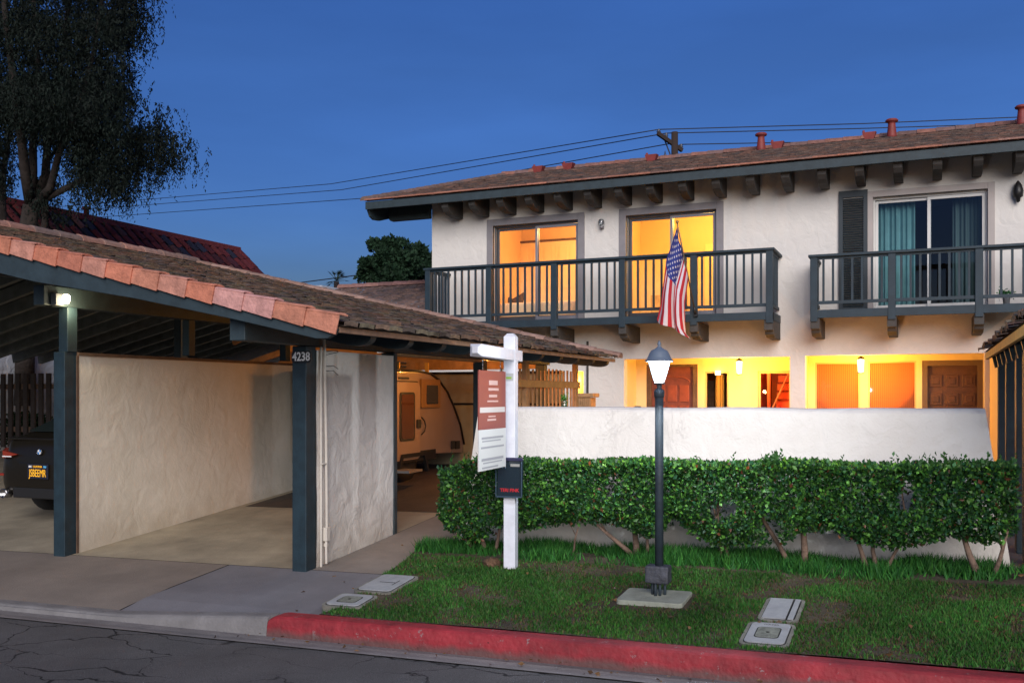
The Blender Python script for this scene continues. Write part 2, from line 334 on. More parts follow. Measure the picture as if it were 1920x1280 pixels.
# ------------------------------------------------------------------ ground, street, curb
m_asph = mat('asphalt', (.082, .080, .080), .85, bump=.5, bscale=130, var=.22, vscale=1.4, detail=10)
n = m_asph.node_tree; p = n.nodes['Principled BSDF']; prev = p.inputs['Base Color'].links[0].from_socket; N = n.nodes.new; L = n.links
g = N('ShaderNodeNewGeometry'); nd = N('ShaderNodeTexNoise'); nd.inputs['Scale'].default_value = 2.2; nd.inputs['Detail'].default_value = 6; L.new(g.outputs['Position'], nd.inputs['Vector'])
va = N('ShaderNodeVectorMath'); va.operation = 'MULTIPLY_ADD'; va.inputs[1].default_value = (.55, .55, 0); L.new(nd.outputs['Color'], va.inputs[0]); L.new(g.outputs['Position'], va.inputs[2])
mp = N('ShaderNodeMapping'); mp.inputs['Scale'].default_value = (.75, 1.5, .01); mp.inputs['Rotation'].default_value = (0, 0, .2); L.new(va.outputs[0], mp.inputs[0])
vo = N('ShaderNodeTexVoronoi'); vo.feature = 'DISTANCE_TO_EDGE'; vo.inputs['Scale'].default_value = 1.5; L.new(mp.outputs[0], vo.inputs['Vector'])
mk = N('ShaderNodeTexNoise'); mk.inputs['Scale'].default_value = .9; L.new(g.outputs['Position'], mk.inputs['Vector'])
th = N('ShaderNodeMapRange'); th.inputs[1].default_value = .34; th.inputs[2].default_value = .62; th.inputs[3].default_value = -.003; th.inputs[4].default_value = .02; L.new(mk.outputs[0], th.inputs[0])
lt = N('ShaderNodeMath'); lt.operation = 'SUBTRACT'; L.new(th.outputs[0], lt.inputs[0]); L.new(vo.outputs['Distance'], lt.inputs[1])
st_ = N('ShaderNodeMapRange'); st_.inputs[1].default_value = -.004; st_.inputs[2].default_value = .006; L.new(lt.outputs[0], st_.inputs[0])
gr = N('ShaderNodeTexNoise'); gr.inputs['Scale'].default_value = 180; L.new(g.outputs['Position'], gr.inputs['Vector'])
grr = N('ShaderNodeMapRange'); grr.inputs[1].default_value = .3; grr.inputs[2].default_value = .75; grr.inputs[3].default_value = .55; grr.inputs[4].default_value = 1.7; L.new(gr.outputs[0], grr.inputs[0])
sc1 = N('ShaderNodeVectorMath'); sc1.operation = 'SCALE'; L.new(prev, sc1.inputs[0]); L.new(grr.outputs[0], sc1.inputs['Scale'])
mx = N('ShaderNodeMix'); mx.data_type = 'RGBA'; mx.inputs[7].default_value = (.004, .004, .005, 1); L.new(st_.outputs[0], mx.inputs[0]); L.new(sc1.outputs[0], mx.inputs[6]); L.new(mx.outputs[2], p.inputs['Base Color'])

m_drv1 = mat('driveway_old', (.20, .17, .145), .9, bump=.3, bscale=80, var=.16, vscale=1.6, detail=10)
m_drv2 = mat('driveway_new', (.165, .163, .178), .9, bump=.25, bscale=80, var=.17, vscale=1.3, detail=10)
m_slab = mat('carport_concrete', (.28, .245, .18), .8, bump=.25, bscale=50, vscale=1.1, var=.35, detail=8)
m_path = mat('path_concrete', (.22, .19, .165), .9, bump=.3, bscale=60, var=.2, vscale=1.5, detail=9)
m_soil = mat('lawn_soil', (.055, .042, .026), .95, bump=.8, bscale=40, var=.5, vscale=3)
mb = MB(); sheet(mb, lin(-300, 300, 6), lin(-300, 500, 6), lambda x, y: -.45); tag(mb.build('ground', mat('earth', (.08, .07, .05), .95, var=.3)), 'dark flat ground around the whole block', kind='structure')
mb = MB(); sheet(mb, [-40, -25] + lin(-15, 8, 23) + [20, 40], [-25, -10, 0, 2, 4, 5.27], lambda x, y: B(x) - .012); tag(mb.build('street', m_asph), 'cracked grey asphalt street along the gutter', kind='structure')
mb = MB(); sheet(mb, [-40] + lin(-15, 8, 46) + [40], [5.262, 5.30, 5.40, 5.47, 5.505], lambda x, y: B(x) - .004 - .014 * (y > 5.35)); tag(mb.build('gutter', mat('gutter_concrete', (.20, .185, .18), .9, bump=.4, bscale=60, var=.2, vscale=3)), 'narrow concrete gutter strip under the red curb', kind='structure')
# curb section: list of (y, z)
def curb(mb, xs, hf):
    rows = []
    for x in xs:
        h = hf(x); b = B(x) - .02; j = .004 * mnoise.noise((x * 3, 0, 0))
        pr = [(5.495, 0), (5.503, h * .45 + .02), (5.515 + j, h + .005), (5.53 + j, h + .016), (5.55, h + .02), (5.645, h + .02), (5.66, h + .005), (5.66, -.1)]
        rows.append([(x, y, b + z) for y, z in pr])
    for a, c in zip(rows, rows[1:]):
        for k in range(len(a) - 1): mb.face([a[k], c[k], c[k + 1], a[k + 1]], True)
    mb.face(rows[0]); mb.face(rows[-1])
m_red = mat('red_curb_paint', (.26, .020, .028), .7, bump=.5, bscale=30, vscale=5, var=.35, detail=9)
n = m_red.node_tree; p = n.nodes['Principled BSDF']; prev = p.inputs['Base Color'].links[0].from_socket; N = n.nodes.new; L = n.links
g = N('ShaderNodeNewGeometry'); a1 = N('ShaderNodeTexNoise'); a1.inputs['Scale'].default_value = 13; a1.inputs['Detail'].default_value = 8; a1.inputs['Roughness'].default_value = .75; L.new(g.outputs['Position'], a1.inputs['Vector'])
r1 = N('ShaderNodeMapRange'); r1.inputs[1].default_value = .60; r1.inputs[2].default_value = .63; L.new(a1.outputs[0], r1.inputs[0])
mx = N('ShaderNodeMix'); mx.data_type = 'RGBA'; mx.inputs[7].default_value = (.26, .18, .18, 1); L.new(r1.outputs[0], mx.inputs[0]); L.new(prev, mx.inputs[6])
sx = N('ShaderNodeSeparateXYZ'); L.new(g.outputs['Position'], sx.inputs[0]); zz = N('ShaderNodeMath'); zz.operation = 'MULTIPLY_ADD'; zz.inputs[1].default_value = -.02; L.new(sx.outputs[0], zz.inputs[0]); L.new(sx.outputs[2], zz.inputs[2])
a2 = N('ShaderNodeTexNoise'); a2.inputs['Scale'].default_value = 9; a2.inputs['Detail'].default_value = 6; L.new(g.outputs['Position'], a2.inputs['Vector'])
z2 = N('ShaderNodeMath'); z2.operation = 'MULTIPLY_ADD'; z2.inputs[1].default_value = -.07; L.new(a2.outputs[0], z2.inputs[0]); L.new(zz.outputs[0], z2.inputs[2])
r3 = N('ShaderNodeMapRange'); r3.inputs[1].default_value = -.012; r3.inputs[2].default_value = .03; r3.inputs[3].default_value = .85; r3.inputs[4].default_value = 0; L.new(z2.outputs[0], r3.inputs[0])
m4 = N('ShaderNodeMix'); m4.data_type = 'RGBA'; m4.inputs[7].default_value = (.10, .06, .055, 1); L.new(r3.outputs[0], m4.inputs[0]); L.new(mx.outputs[2], m4.inputs[6]); L.new(m4.outputs[2], p.inputs['Base Color'])
mb = MB(); curb(mb, [-4.26, -4.24, -4.21, -4.16] + lin(-4.1, 6, 60), lambda x: .125 if x > -4.17 else .125 - .03 * ((-4.17 - x) / .09) ** 2)
rc = mb.build('red_curb', m_red); tag(rc, 'red painted curb with chipped paint along the lawn', kind='structure')
mb = MB()
for hx in (-3.62, -2.55, .9):
    mb.lathe((0, 0, 0), [(.0, .0), (.012, .002), (.02, 0), (.02, -.004), (.0, -.004)], 10, Matrix.Translation((hx, 5.508, B(hx) + .06)) @ Matrix.Rotation(R(90), 4, 'X'))
mb.build('drain_hole', M_dark, rc)
mb = MB(); curb(mb, [-40, -15, -10, -7] + lin(-6, -4.262, 20), lambda x: float(np.interp(x, [-5.7, -4.26], [.03, .115])))
tag(mb.build('dropped_curb', mat('curb_concrete', (.19, .185, .185), .9, bump=.4, bscale=50, var=.18, vscale=4)), 'bare concrete curb sloping down to the driveway', kind='structure')
# driveway aprons, carport slab, path
mb = MB(); sheet(mb, [-30, -12, -10, -7.5, -6.5, -5.79], [5.65, 5.75, 6.2, 6.6, 6.925], g_drive); tag(mb.build('driveway', m_drv1), 'pale brown old concrete driveway apron', kind='structure')
mb = MB()
xr = lambda y: float(np.interp(y, [5.6, 5.8, 7.42, 8, 20], [-3.95, -3.87, -4.12, -4.05, -4.05]))
ys = [5.65, 5.75, 5.9, 6.2, 6.6, 6.925]
for a, b in zip(ys, ys[1:]):
    for k in range(6):
        f = lambda t, y: -5.775 + (xr(y) + .06 + 5.775) * t
        mb.face([(f(k / 6, a), a, g_drive(f(k / 6, a), a)), (f((k + 1) / 6, a), a, g_drive(f((k + 1) / 6, a), a)), (f((k + 1) / 6, b), b, g_drive(f((k + 1) / 6, b), b)), (f(k / 6, b), b, g_drive(f(k / 6, b), b))], True)
tag(mb.build('driveway', m_drv2), 'darker blue grey newer driveway apron panel', kind='structure')
mb = MB(); sheet(mb, [-30, -20, -10, -8, -6, -4.9], [6.935, 7.5, 8.5, 10, 12, 16, 24], g_drive); tag(mb.build('carport_slab', m_slab), 'oil stained concrete floor under the carport', kind='structure')
mb = MB(); sheet(mb, [-7.6, -6, -4.9, -4.5, -4.02], [9.4, 10, 12, 16, 18.2], lambda x, y: g_drive(x, y) + .004); tag(mb.build('trailer_shade_sheet', mat('shaded_floor', (.045, .034, .026), .8, bump=.3, bscale=50, var=.4, vscale=2)), 'floor under the trailer with shade in its colour', kind='structure')  # the trailer's shade is painted in as a darker floor sheet
mb = MB(); sheet(mb, [-4.892, -4.5, -4.0], [6.935, 7.5, 8.4, 9.4], g_drive); tag(mb.build('path', m_path), 'concrete path between the carport wall and the lawn', kind='structure')
mb = MB(); sheet(mb, [-30, -10, -5, -3.9], [5.6, 5.75, 6.93, 12, 16, 24.5], lambda x, y: g_drive(x, y) - .03); tag(mb.build('path_base', M_dark), 'dark joints between the concrete panels', kind='structure')
mb = MB(); sheet(mb, lin(-4.0, 8, 6), [8.3, 12, 19.7], lambda x, y: .2); tag(mb.build('courtyard_paving', m_path), 'courtyard floor between the garden wall and the house', kind='structure')
# lawn
mb = MB(); xs = lin(0, 1, 40); ys = lin(5.655, 8.2, 26)
PX = lambda t, y: xr(y) + (5.5 - xr(y)) * t ** 1.4
for a, b in zip(ys, ys[1:]):
    for s, t in zip(xs, xs[1:]):
        mb.face([(PX(q, y), y, g_lawn(PX(q, y), y)) for q, y in ((s, a), (t, a), (t, b), (s, b))], True)
for a, b in zip(ys, ys[1:]): mb.face([(xr(b), b, g_lawn(xr(b), b)), (xr(a), a, g_lawn(xr(a), a)), (xr(a), a, -.2), (xr(b), b, -.2)])
tag(mb.build('lawn_soil', m_soil), 'sloping brown soil under the lawn grass', kind='structure')

# ------------------------------------------------------------------ grass
def fld(x, y, s, o=0):
    return np.array([mnoise.noise((a * s + o, b * s, o * 3.1)) for a, b in zip(x, y)])
pads = []   # (x0,x1,y0,y1) kept free of grass
LX, LY = WX(1236, 6.47), 6.47      # lamp post
pads.append((LX - .30, LX + .24, 6.28, 6.64))
VB = [(-3.78, -3.47, 5.83, 6.09), (-3.80, -3.43, 6.14, 6.52), (-1.12, -.86, 5.86, 6.20), (-1.10, -.85, 6.24, 6.52)]
VB = [(WX(660, 5.97) - .17, WX(660, 5.97) + .16, 5.80, 6.10), (WX(725, 6.37) - .17, WX(725, 6.37) + .17, 6.14, 6.60),
      (WX(1440, 5.92) - .145, WX(1440, 5.92) + .145, 5.71, 6.12), (WX(1466, 6.38) - .125, WX(1466, 6.38) + .125, 6.15, 6.62)]
pads += VB
def blades(n_, name, hmin, hmax, y0, y1, dens, label, colf, wd=.006):
    x = rng.uniform(-4.3, 5.0, n_ * 2); y = rng.uniform(y0, y1, n_ * 2)
    # fewer blades towards the far right, which the picture does not reach
    keep = (x > np.array([xr(v) for v in y]) + .005) & (x < 2.6 + .0 * y)
    for a, b, c, d in pads: keep &= ~((x > a) & (x < b) & (y > c) & (y < d))
    x, y = x[keep], y[keep]
    dn = dens(x, y); k = rng.uniform(size=len(x)) < dn; x, y = x[k], y[k]; dn = dn[k]
    z = np.array([g_lawn(a, b) for a, b in zip(x, y)]) - .004
    h = rng.uniform(hmin, hmax, len(x)) * (.55 + .6 * dn); an = rng.uniform(0, 2 * np.pi, len(x)); ln = rng.uniform(.1, .8, len(x)) * h
    base = np.stack([x, y, z], 1); tip = base + np.stack([np.cos(an) * ln, np.sin(an) * ln, h], 1)
    a2 = rng.uniform(0, np.pi, len(x)); s = np.stack([np.cos(a2), np.sin(a2), 0 * a2], 1) * (wd * rng.uniform(.6, 1.3, len(x)))[:, None]
    v = np.stack([base - s, base + s, tip], 1).reshape(-1, 3); m_ = len(x)
    me = bpy.data.meshes.new(name); me.vertices.add(3 * m_); me.vertices.foreach_set('co', v.reshape(-1).astype(np.float32)); me.loops.add(3 * m_); me.loops.foreach_set('vertex_index', np.arange(3 * m_, dtype=np.int32))
    me.polygons.add(m_); me.polygons.foreach_set('loop_start', np.arange(0, 3 * m_, 3, dtype=np.int32)); me.polygons.foreach_set('loop_total', np.full(m_, 3, np.int32))
    cc = colf(x, y, m_); cc = np.concatenate([cc, np.ones((m_, 1))], 1); ca = me.color_attributes.new('Col', 'FLOAT_COLOR', 'CORNER'); ca.data.foreach_set('color', np.repeat(cc, 3, axis=0).reshape(-1).astype(np.float32))
    me.materials.append(M_leafg); me.update(); me.validate(); o = bpy.data.objects.new(name, me); C.objects.link(o); return tag(o, label, 'grass', kind='stuff')
M_leafg = leaf_mat('grass_blade', .6, .25, .3); M_leafh = leaf_mat('hedge_leaf', .46, .4, .2); M_leaft = leaf_mat('tree_leaf', .7, .2, .15)
GC = np.array([[.038, .155, .024], [.055, .19, .027], [.026, .11, .02], [.08, .15, .035]])
def gcol(x, y, m_):
    f = fld(x, y, 1.9, 4)[:, None]; c = GC[rng.integers(0, 4, m_)] * rng.uniform(.65, 1.3, (m_, 1)) * (1 + .5 * f)
    dry = (rng.uniform(size=m_) < np.clip(.12 - fld(x, y, 2.6, 9) * .9, .02, .75))[:, None]
    return np.where(dry, np.array([.13, .095, .045]) * rng.uniform(.5, 1.2, (m_, 1)), c)
def dlawn(x, y): return np.clip(.82 + 1.2 * fld(x, y, 2.6, 9) + .5 * fld(x, y, 7, 2) + .22 * (x > -.6), .10, 1)
blades(78000, 'grass', .014, .034, 5.66, 7.26, dlawn, 'short patchy green lawn between the red curb and hedge', gcol)
def dstrip(x, y): return np.clip(.6 + 1.0 * fld(x, y, 3, 5) - np.clip(7.30 + .05 * np.sin(x * 3) - y, 0, 1) * 12, 0, 1)
def scol(x, y, m_): return np.array([[.035, .17, .03], [.06, .22, .035], [.025, .12, .025]])[rng.integers(0, 3, m_)] * rng.uniform(.6, 1.3, (m_, 1))
blades(34000, 'grass', .05, .13, 7.22, 8.05, dstrip, 'taller grass growing along the foot of the hedge', scol, .007)

n_ = 170; lx_ = rng.uniform(-4.6, 1.6, n_); ly_ = np.where(rng.uniform(size=n_) < .45, rng.uniform(5.28, 5.49, n_), rng.uniform(5.7, 7.9, n_))
lz_ = np.array([(B(a) + .004) if b < 5.5 else (g_lawn(a, b) + .02 if a > xr(b) else g_drive(a, b) + .006) for a, b in zip(lx_, ly_)]); d_ = rng.normal(size=(n_, 3)) * [1, 1, .15]; d_ /= np.linalg.norm(d_, axis=1)[:, None]
lo = leaves('leaf_litter', np.stack([lx_, ly_, lz_], 1), d_, rng.uniform(.02, .05, n_), .28, M_leafh, None, np.array([[.16, .09, .04]]) * rng.uniform(.4, 1.6, (n_, 1))); tag(lo, 'scattered small brown fallen leaves on lawn and gutter', 'leaves', kind='stuff')
# ------------------------------------------------------------------ meter box lids and pad
LBL = ['small rounded meter box lid beside the driveway edge', 'long worn utility cover behind the rounded lid near the driveway',
       'rounded water meter lid right behind the red curb', 'square two piece utility cover behind the water meter lid on the lawn']
for i, (a, b, c, d) in enumerate(VB):
    cx, cy = (a + b) / 2, (c + d) / 2; z = g_lawn(cx, cy) + .004; hw, hd = (b - a) / 2, (d - c) / 2
    t = thing('utility_cover', LBL[i], 'utility cover', (cx, cy, z - .03), None)
    sl_ = math.atan2(g_lawn(cx, d) - g_lawn(cx, c), d - c); M = Matrix.Translation((cx, cy, z)) @ Matrix.Rotation(sl_, 4, 'X') @ Matrix.Rotation(-.02, 4, 'Y')
    def rr(hw, hd, r, z0, z1, mb, M=M):
        P = []
        for sx_, sy_, a0 in ((1, 1, 0), (-1, 1, 90), (-1, -1, 180), (1, -1, 270)):
            for k in range(5): an = R(a0 + 22.5 * k); P.append((sx_ * (hw - r) + r * math.cos(an), sy_ * (hd - r) + r * math.sin(an)))
        mb.prism(P, M @ Vector((0, 0, z0)), M.to_3x3() @ Vector((1, 0, 0)), M.to_3x3() @ Vector((0, 1, 0)), M.to_3x3() @ Vector((0, 0, z1 - z0)))
    mb = MB(); rr(hw, hd, .05, -.04, .008, mb); mb.build('rim', mat('lid_rim', (.17, .165, .14), .9, bump=.3, bscale=60, var=.3, vscale=9), t)
    mb = MB(); rr(hw - .022, hd - .022, .04, .008, .0095, mb); mb.build('gap', M_dark, t)
    if i == 3:
        mb = MB(); mb.box(-hw + .028, hw * .38, -hd + .028, hd - .03, .008, .016, M); mb.build('lid', M_box, t)
        mb = MB(); mb.box(hw * .38 + .014, hw - .03, -hd + .03, hd - .03, .008, .016, M); mb.build('lid', M_box, t)
    else:
        mb = MB(); rr(hw - .028, hd - .028, .038, .008, .016, mb); lid = mb.build('lid', M_box, t, bevel=.002)
    if i in (0, 2):
        mb = MB(); rr(hw * .5, hd * .47, .03, .016, .0168, mb); mb.build('slot', M_dark, t)
        mb = MB(); rr(hw * .5 - .007, hd * .47 - .007, .026, .016, .0185, mb); mb.build('reading_lid', mat('reading_lid', (.17, .18, .15), .9, bump=.4, bscale=60, var=.4, vscale=20), t)
        mb = MB(); mb.lathe((0, 0, 0), [(0, .0185), (.012, .0195), (0, .02)], 10, M); mb.build('knob', M_dark, t)
    if i == 2:
        text('WATER', .028, M @ Matrix.Translation((0, hd * .70, .0165)), .0004, mat('engraving', (.09, .09, .09), .9), t, 'lettering')
    if i == 1:
        mb = MB(); mb.box(-.06, .08, -.003, .003, .016, .0175, M); mb.box(.08, .086, -.06, .06, .016, .0175, M); mb.build('slot', M_dark, t)

# ------------------------------------------------------------------ carport
RS = .23                                  # roof slope
EX, EZ = -3.94, 2.13; FY, BY = 5.9, 12.75; RX = -11.35
rz = lambda X: EZ + RS * (EX - X)
PAL = [(.17, .105, .07), (.13, .085, .06), (.20, .13, .08), (.10, .075, .06), (.155, .125, .08), (.21, .115, .075), (.085, .07, .055)]
PT = [(.50, .19, .115), (.47, .17, .105), (.52, .215, .14), (.43, .155, .10), (.50, .23, .17)]
P1X, P2X = -4.97, -7.80
cp = thing('carport', 'open carport with terracotta edged tile roof on blue grey posts', 'carport', (P1X, 6.93, g_drive(P1X, 6.93)))
V_ = Vector((-1, 0, RS)).normalized(); LV = (EX - RX) * math.sqrt(1 + RS * RS)
mb = MB(); tiles(mb, (EX, FY + .06, EZ), (0, 1, 0), V_, BY - FY - .12, LV, .21, .205, .010, .026, PAL, .011, 2, .02)
mb.c = (.14, .10, .08)
# bed under the tiles
mb.face([(EX + .02, FY + .03, EZ - .02), (EX + .02, BY - .03, EZ - .02), (RX, BY - .03, rz(RX) - .02), (RX, FY + .03, rz(RX) - .02)])
mb.face([(RX, FY, rz(RX) - .02), (RX, BY + 3, rz(RX) - .02), (RX - 5.7, BY + 3, rz(RX) - .02 - 5.7 * RS), (RX - 5.7, FY, rz(RX) - .02 - 5.7 * RS)])
mb.face([(RX - 1.1, BY + 3, rz(RX) - .02 - 1.1 * RS), (RX - 1.1, BY + 8, rz(RX) - .02 - 1.1 * RS), (RX - 5.7, BY + 8, rz(RX) - .02 - 5.7 * RS), (RX - 5.7, BY + 3, rz(RX) - .02 - 5.7 * RS)])
mb.face([(RX - 1.1, BY + 8, rz(RX) - .02 - 1.1 * RS), (RX - 5.7, BY + 8, rz(RX) - .02 - 5.7 * RS), (RX - 5.7, BY + 8, 2.2), (RX - 1.1, BY + 8, 2.2)])
mb.build('roof', M_tile, cp)
barrel_row(cp, (RX, FY, rz(RX) + .01), (RX, BY, rz(RX) + .01), .12, .4, [(.30, .16, .12), (.24, .15, .12), (.2, .14, .12)])
# rear rake tiles (low humps on the back edge)
barrel_row(cp, (EX + .02, BY - .04, EZ + .0), (RX, BY - .04, rz(RX) + .0), .085, .38, [(.27, .16, .12), (.22, .14, .11), (.3, .19, .15)], 'rear_edge_tiles')
# front rake: single terracotta edge tiles, each a bent slab lapping the next one down
k = 0; s0 = .0
W_ = Vector((0, 1, 0)); D = Vector((-1, 0, RS)).normalized(); Nn = Vector((RS, 0, 1)).normalized()
x = 0.0; tl = .283
while x < LV * .80:
    L_ = tl * random.uniform(.96, 1.04); mb = MB(); base = Vector((EX + .03, FY, EZ + .03)) + D * x; q = random.choice(PT); kk = random.uniform(.9, 1.1)
    if k in (2, 3): q = (.58, .30, .27)
    mb.c = tuple(c * kk for c in q); e0 = .012; e1 = -.006
    P = [(0, -.185), (L_ + .02, -.17), (L_ + .02, .0), (0, .018)]
    o_ = base + Vector((0, -.022 - .012, 0)); t2 = base + Vector((0, -.012, 0)) + D * (L_ + .02)
    A = [o_ + Nn * -.120, base + Vector((0, -.020, 0)) + D * (L_ + .03) + Nn * -.106, base + Vector((0, -.018, 0)) + D * (L_ + .03) + Nn * .004, o_ + Nn * .020]
    Bk = [a + W_ * .016 for a in A]
    mb.add(A + Bk, [(0, 1, 2, 3), (7, 6, 5, 4), (0, 4, 5, 1), (1, 5, 6, 2), (2, 6, 7, 3), (3, 7, 4, 0)])
    # rolled top lapping over the field tiles
    for s_, e_ in ((A[3], A[2]),):
        prof = [(0, 0), (-.004, .012), (.02, .022), (.07, .024), (.12, .014), (.12, .0), (.02, .006)]
        mb.add([s_ + W_ * a + Nn * b for a, b in prof] + [e_ + W_ * a + Nn * (b - .006) for a, b in prof],
               [(i, (i + 1) % 7, 7 + (i + 1) % 7, 7 + i) for i in range(7)] + [tuple(range(6, -1, -1)), tuple(range(7, 14))])
    mb.build('edge_tile', M_terra, cp, bevel=.004); x += L_; k += 1
# rake board with a rounded tail
def tail(mb, x0, y, w_, dep, top, x1, r=.16):
    """board in the XZ plane following the slope, rounded at its low (east) end"""
    P = [(x1, rz(x1) - top), (x1, rz(x1) - top - dep)]
    n_ = 8; xe = x0
    for q in range(n_ + 1):
        a = math.pi / 2 * q / n_; xx = xe - r * 1.3 + r * 1.3 * math.sin(a); P.append((xx, rz(xx) - top - .02 - (dep - .02) * math.cos(a) ** .8 if q < n_ else rz(xx) - top - .02))
    P.append((xe, rz(xe) - top))
    mb.prism(P, (0, y, 0), (1, 0, 0), (0, 0, 1), (0, w_, 0))
mb = MB(); dpf = lambda X: float(np.interp(-X, [4, 4.9, 5.9, 7.0, 12], [.15, .16, .19, .26, .30]))
P = [(-12, rz(-12) - .04)] + [(X, rz(X) - dpf(X)) for X in (-12, -9, -7, -5.9, -4.9, -4.25)] + [(-4.13, rz(-4.13) - .152), (-4.03, rz(-4.03) - .13), (-3.975, rz(-3.975) - .09), (EX - .015, rz(EX) - .04)]
mb.prism(P, (0, FY + .005, 0), (1, 0, 0), (0, 0, 1), (0, .045, 0)); mb.build('rake_board', M_blue, cp, bevel=.004)
# eave trim, warm painted strip under the tiles
mb = MB(); mb.box(EX - .05, EX - .012, FY + .052, BY - .05, EZ - .065, EZ - .022); mb.build('eave_trim', mat('eave_wood', (.36, .22, .14), .7, bump=.2, bscale=25, var=.3, vscale=6), cp, bevel=.003)
# roof boards (underside) and rafters
mb = MB()
mb.face([(EX - .05, FY + .055, rz(EX - .05) - .045), (RX, FY + .055, rz(RX) - .045), (RX, BY - .05, rz(RX) - .045), (EX - .05, BY - .05, rz(EX - .05) - .045)])
mb.face([(RX, FY + .055, rz(RX) - .045), (RX - 5.7, FY + .055, rz(RX) - .045 - 5.7 * RS), (RX - 5.7, BY + 3, rz(RX) - .045 - 5.7 * RS), (RX, BY + 3, rz(RX) - .045)])
mb.face([(RX - 1.1, BY + 3, rz(RX) - .045 - 1.1 * RS), (RX - 5.7, BY + 3, rz(RX) - .045 - 5.7 * RS), (RX - 5.7, BY + 8, rz(RX) - .045 - 5.7 * RS), (RX - 1.1, BY + 8, rz(RX) - .045 - 1.1 * RS)])
mb.build('roof_boards', M_under, cp)
ry = FY + .62
while ry < BY - .1:
    mb = MB(); tail(mb, EX - .10, ry, .085, .15, .047, RX, .2)
    mb.build('rafter', M_blue, cp); 
    ry += .61
ry = FY + .62
while ry < BY + 7.8:
    o5 = .05 if ry < BY + 2.9 else 1.15
    mb = MB(); mb.bar((RX - o5, ry, rz(RX) - .17 - o5 * RS), (RX - 5.65, ry, rz(RX) - .17 - 5.65 * RS), .085, .2); mb.build('rafter', mat('rafter_paint', (.15, .175, .17), .7, var=.25, vscale=5), cp); ry += .61
# beams along the posts, posts
gz = g_drive
mb = MB(); mb.box(P1X - .075, P1X + .075, 6.05, BY - .1, 2.035, 2.21); mb.build('beam', M_blue, cp, bevel=.006)
mb = MB(); mb.box(P2X - .07, P2X + .07, 6.62, BY - .1, 2.47, 2.66); mb.build('beam', M_blue, cp, bevel=.006)
mb = MB(); mb.box(RX - .08, RX + .08, FY + .2, BY + 2.8, 3.2, 3.52); mb.build('beam', M_under, cp, bevel=.006)
def post(mb, X, Y, w_, z0, z1): mb.box(X - w_ / 2, X + w_ / 2, Y - w_ / 2, Y + w_ / 2, z0, z1)
for (X, Y, w_, z1) in ((P1X, 6.93, .145, 2.03), (P2X, 6.93, .15, 2.03), (P1X, 10.5, .13, 2.03), (P1X + .02, 12.45, .13, 2.03), (RX, 12.4, .15, 3.2)):
    mb = MB(); post(mb, X, Y, w_, gz(X, Y) - .03, z1); mb.build('post', M_bluel, cp, bevel=.006)
mb = MB(); mb.box(P2X - .035, P2X + .085, 6.88, 7.0, 2.03, 2.47); mb.build('post', M_bluel, cp, bevel=.006)
for yy in (8.6, 10.4): mb = MB(); mb.box(P2X - .05, P2X + .05, yy, yy + .1, 2.06, 2.47); mb.build('post', M_bluel, cp, bevel=.005)
# number plate on the front post
mb = MB(); pz = WZ(569, 669, 6.85); yp = 6.93 - .0725
P = [(math.cos(2 * math.pi * q / 20) * (.098 if abs(math.cos(2 * math.pi * q / 20)) < .99 else .104), math.sin(2 * math.pi * q / 20) * .055) for q in range(20)]
P = [(-.1, -.028), (-.085, -.05), (.085, -.05), (.1, -.028), (.1, .028), (.085, .05), (-.085, .05), (-.1, .028)]
mb.prism(P, (P1X + .03, yp - .012, pz), (1, 0, 0), (0, 0, 1), (0, .010, 0)); npl = mb.build('number_plate', M_black, cp)
text('4238', .104, Matrix.Translation((P1X + .03, yp - .0135, pz)) @ Matrix.Rotation(R(90), 4, 'X'), .001, mat('plate_white', (.85, .85, .85), .5), npl, 'number', .88, weight=.002)
# flood light on the second post
fl = Vector((P2X + .235, 6.80, 2.53))
mb = MB(); mb.box(P2X - .105, P2X + .135, 6.70, 6.79, 2.47, 2.585); mb.tube([(P2X - .02, 6.69, 2.72), (P2X + .01, 6.69, 2.56)], .014); fo = mb.build('floodlight', mat('flood_body', (.10, .11, .12), .5), cp, bevel=.006)
mb = MB(); mb.lathe((0, 0, 0), [(0, 0), (.028, .004), (.036, .03), (.034, .075), (.015, .09), (0, .092)], 14, Matrix.Translation((P2X + .20, 6.76, 2.53)) @ Matrix.Rotation(R(12), 4, 'Y') @ Matrix.Translation((0, 0, -.045)))
mb.build('lamp', mat('flood_glow', (1, .9, .7), .5, emit=(1, .82, .55), estr=9), fo)
point('floodlight_lamp', (P2X + .19, 6.86, 2.44), 4, (1, .80, .45), None, .04)
# ceiling lamp and point light added for the warm glow deep in the carport
mb = MB(); mb.lathe((-5.2, 11.25, 2.08), [(0, .10), (.08, .10), (.09, .04), (.06, .0), (0, -.01)], 14); cl = mb.build('added_ceiling_lamp', mat('added_carport_lamp', (1, .8, .5), .5, emit=(1, .5, .15), estr=6), cp)
point('added_carport_lamp', (-5.25, 11.2, 2.02), 24, (1, .36, .07), None, .06)
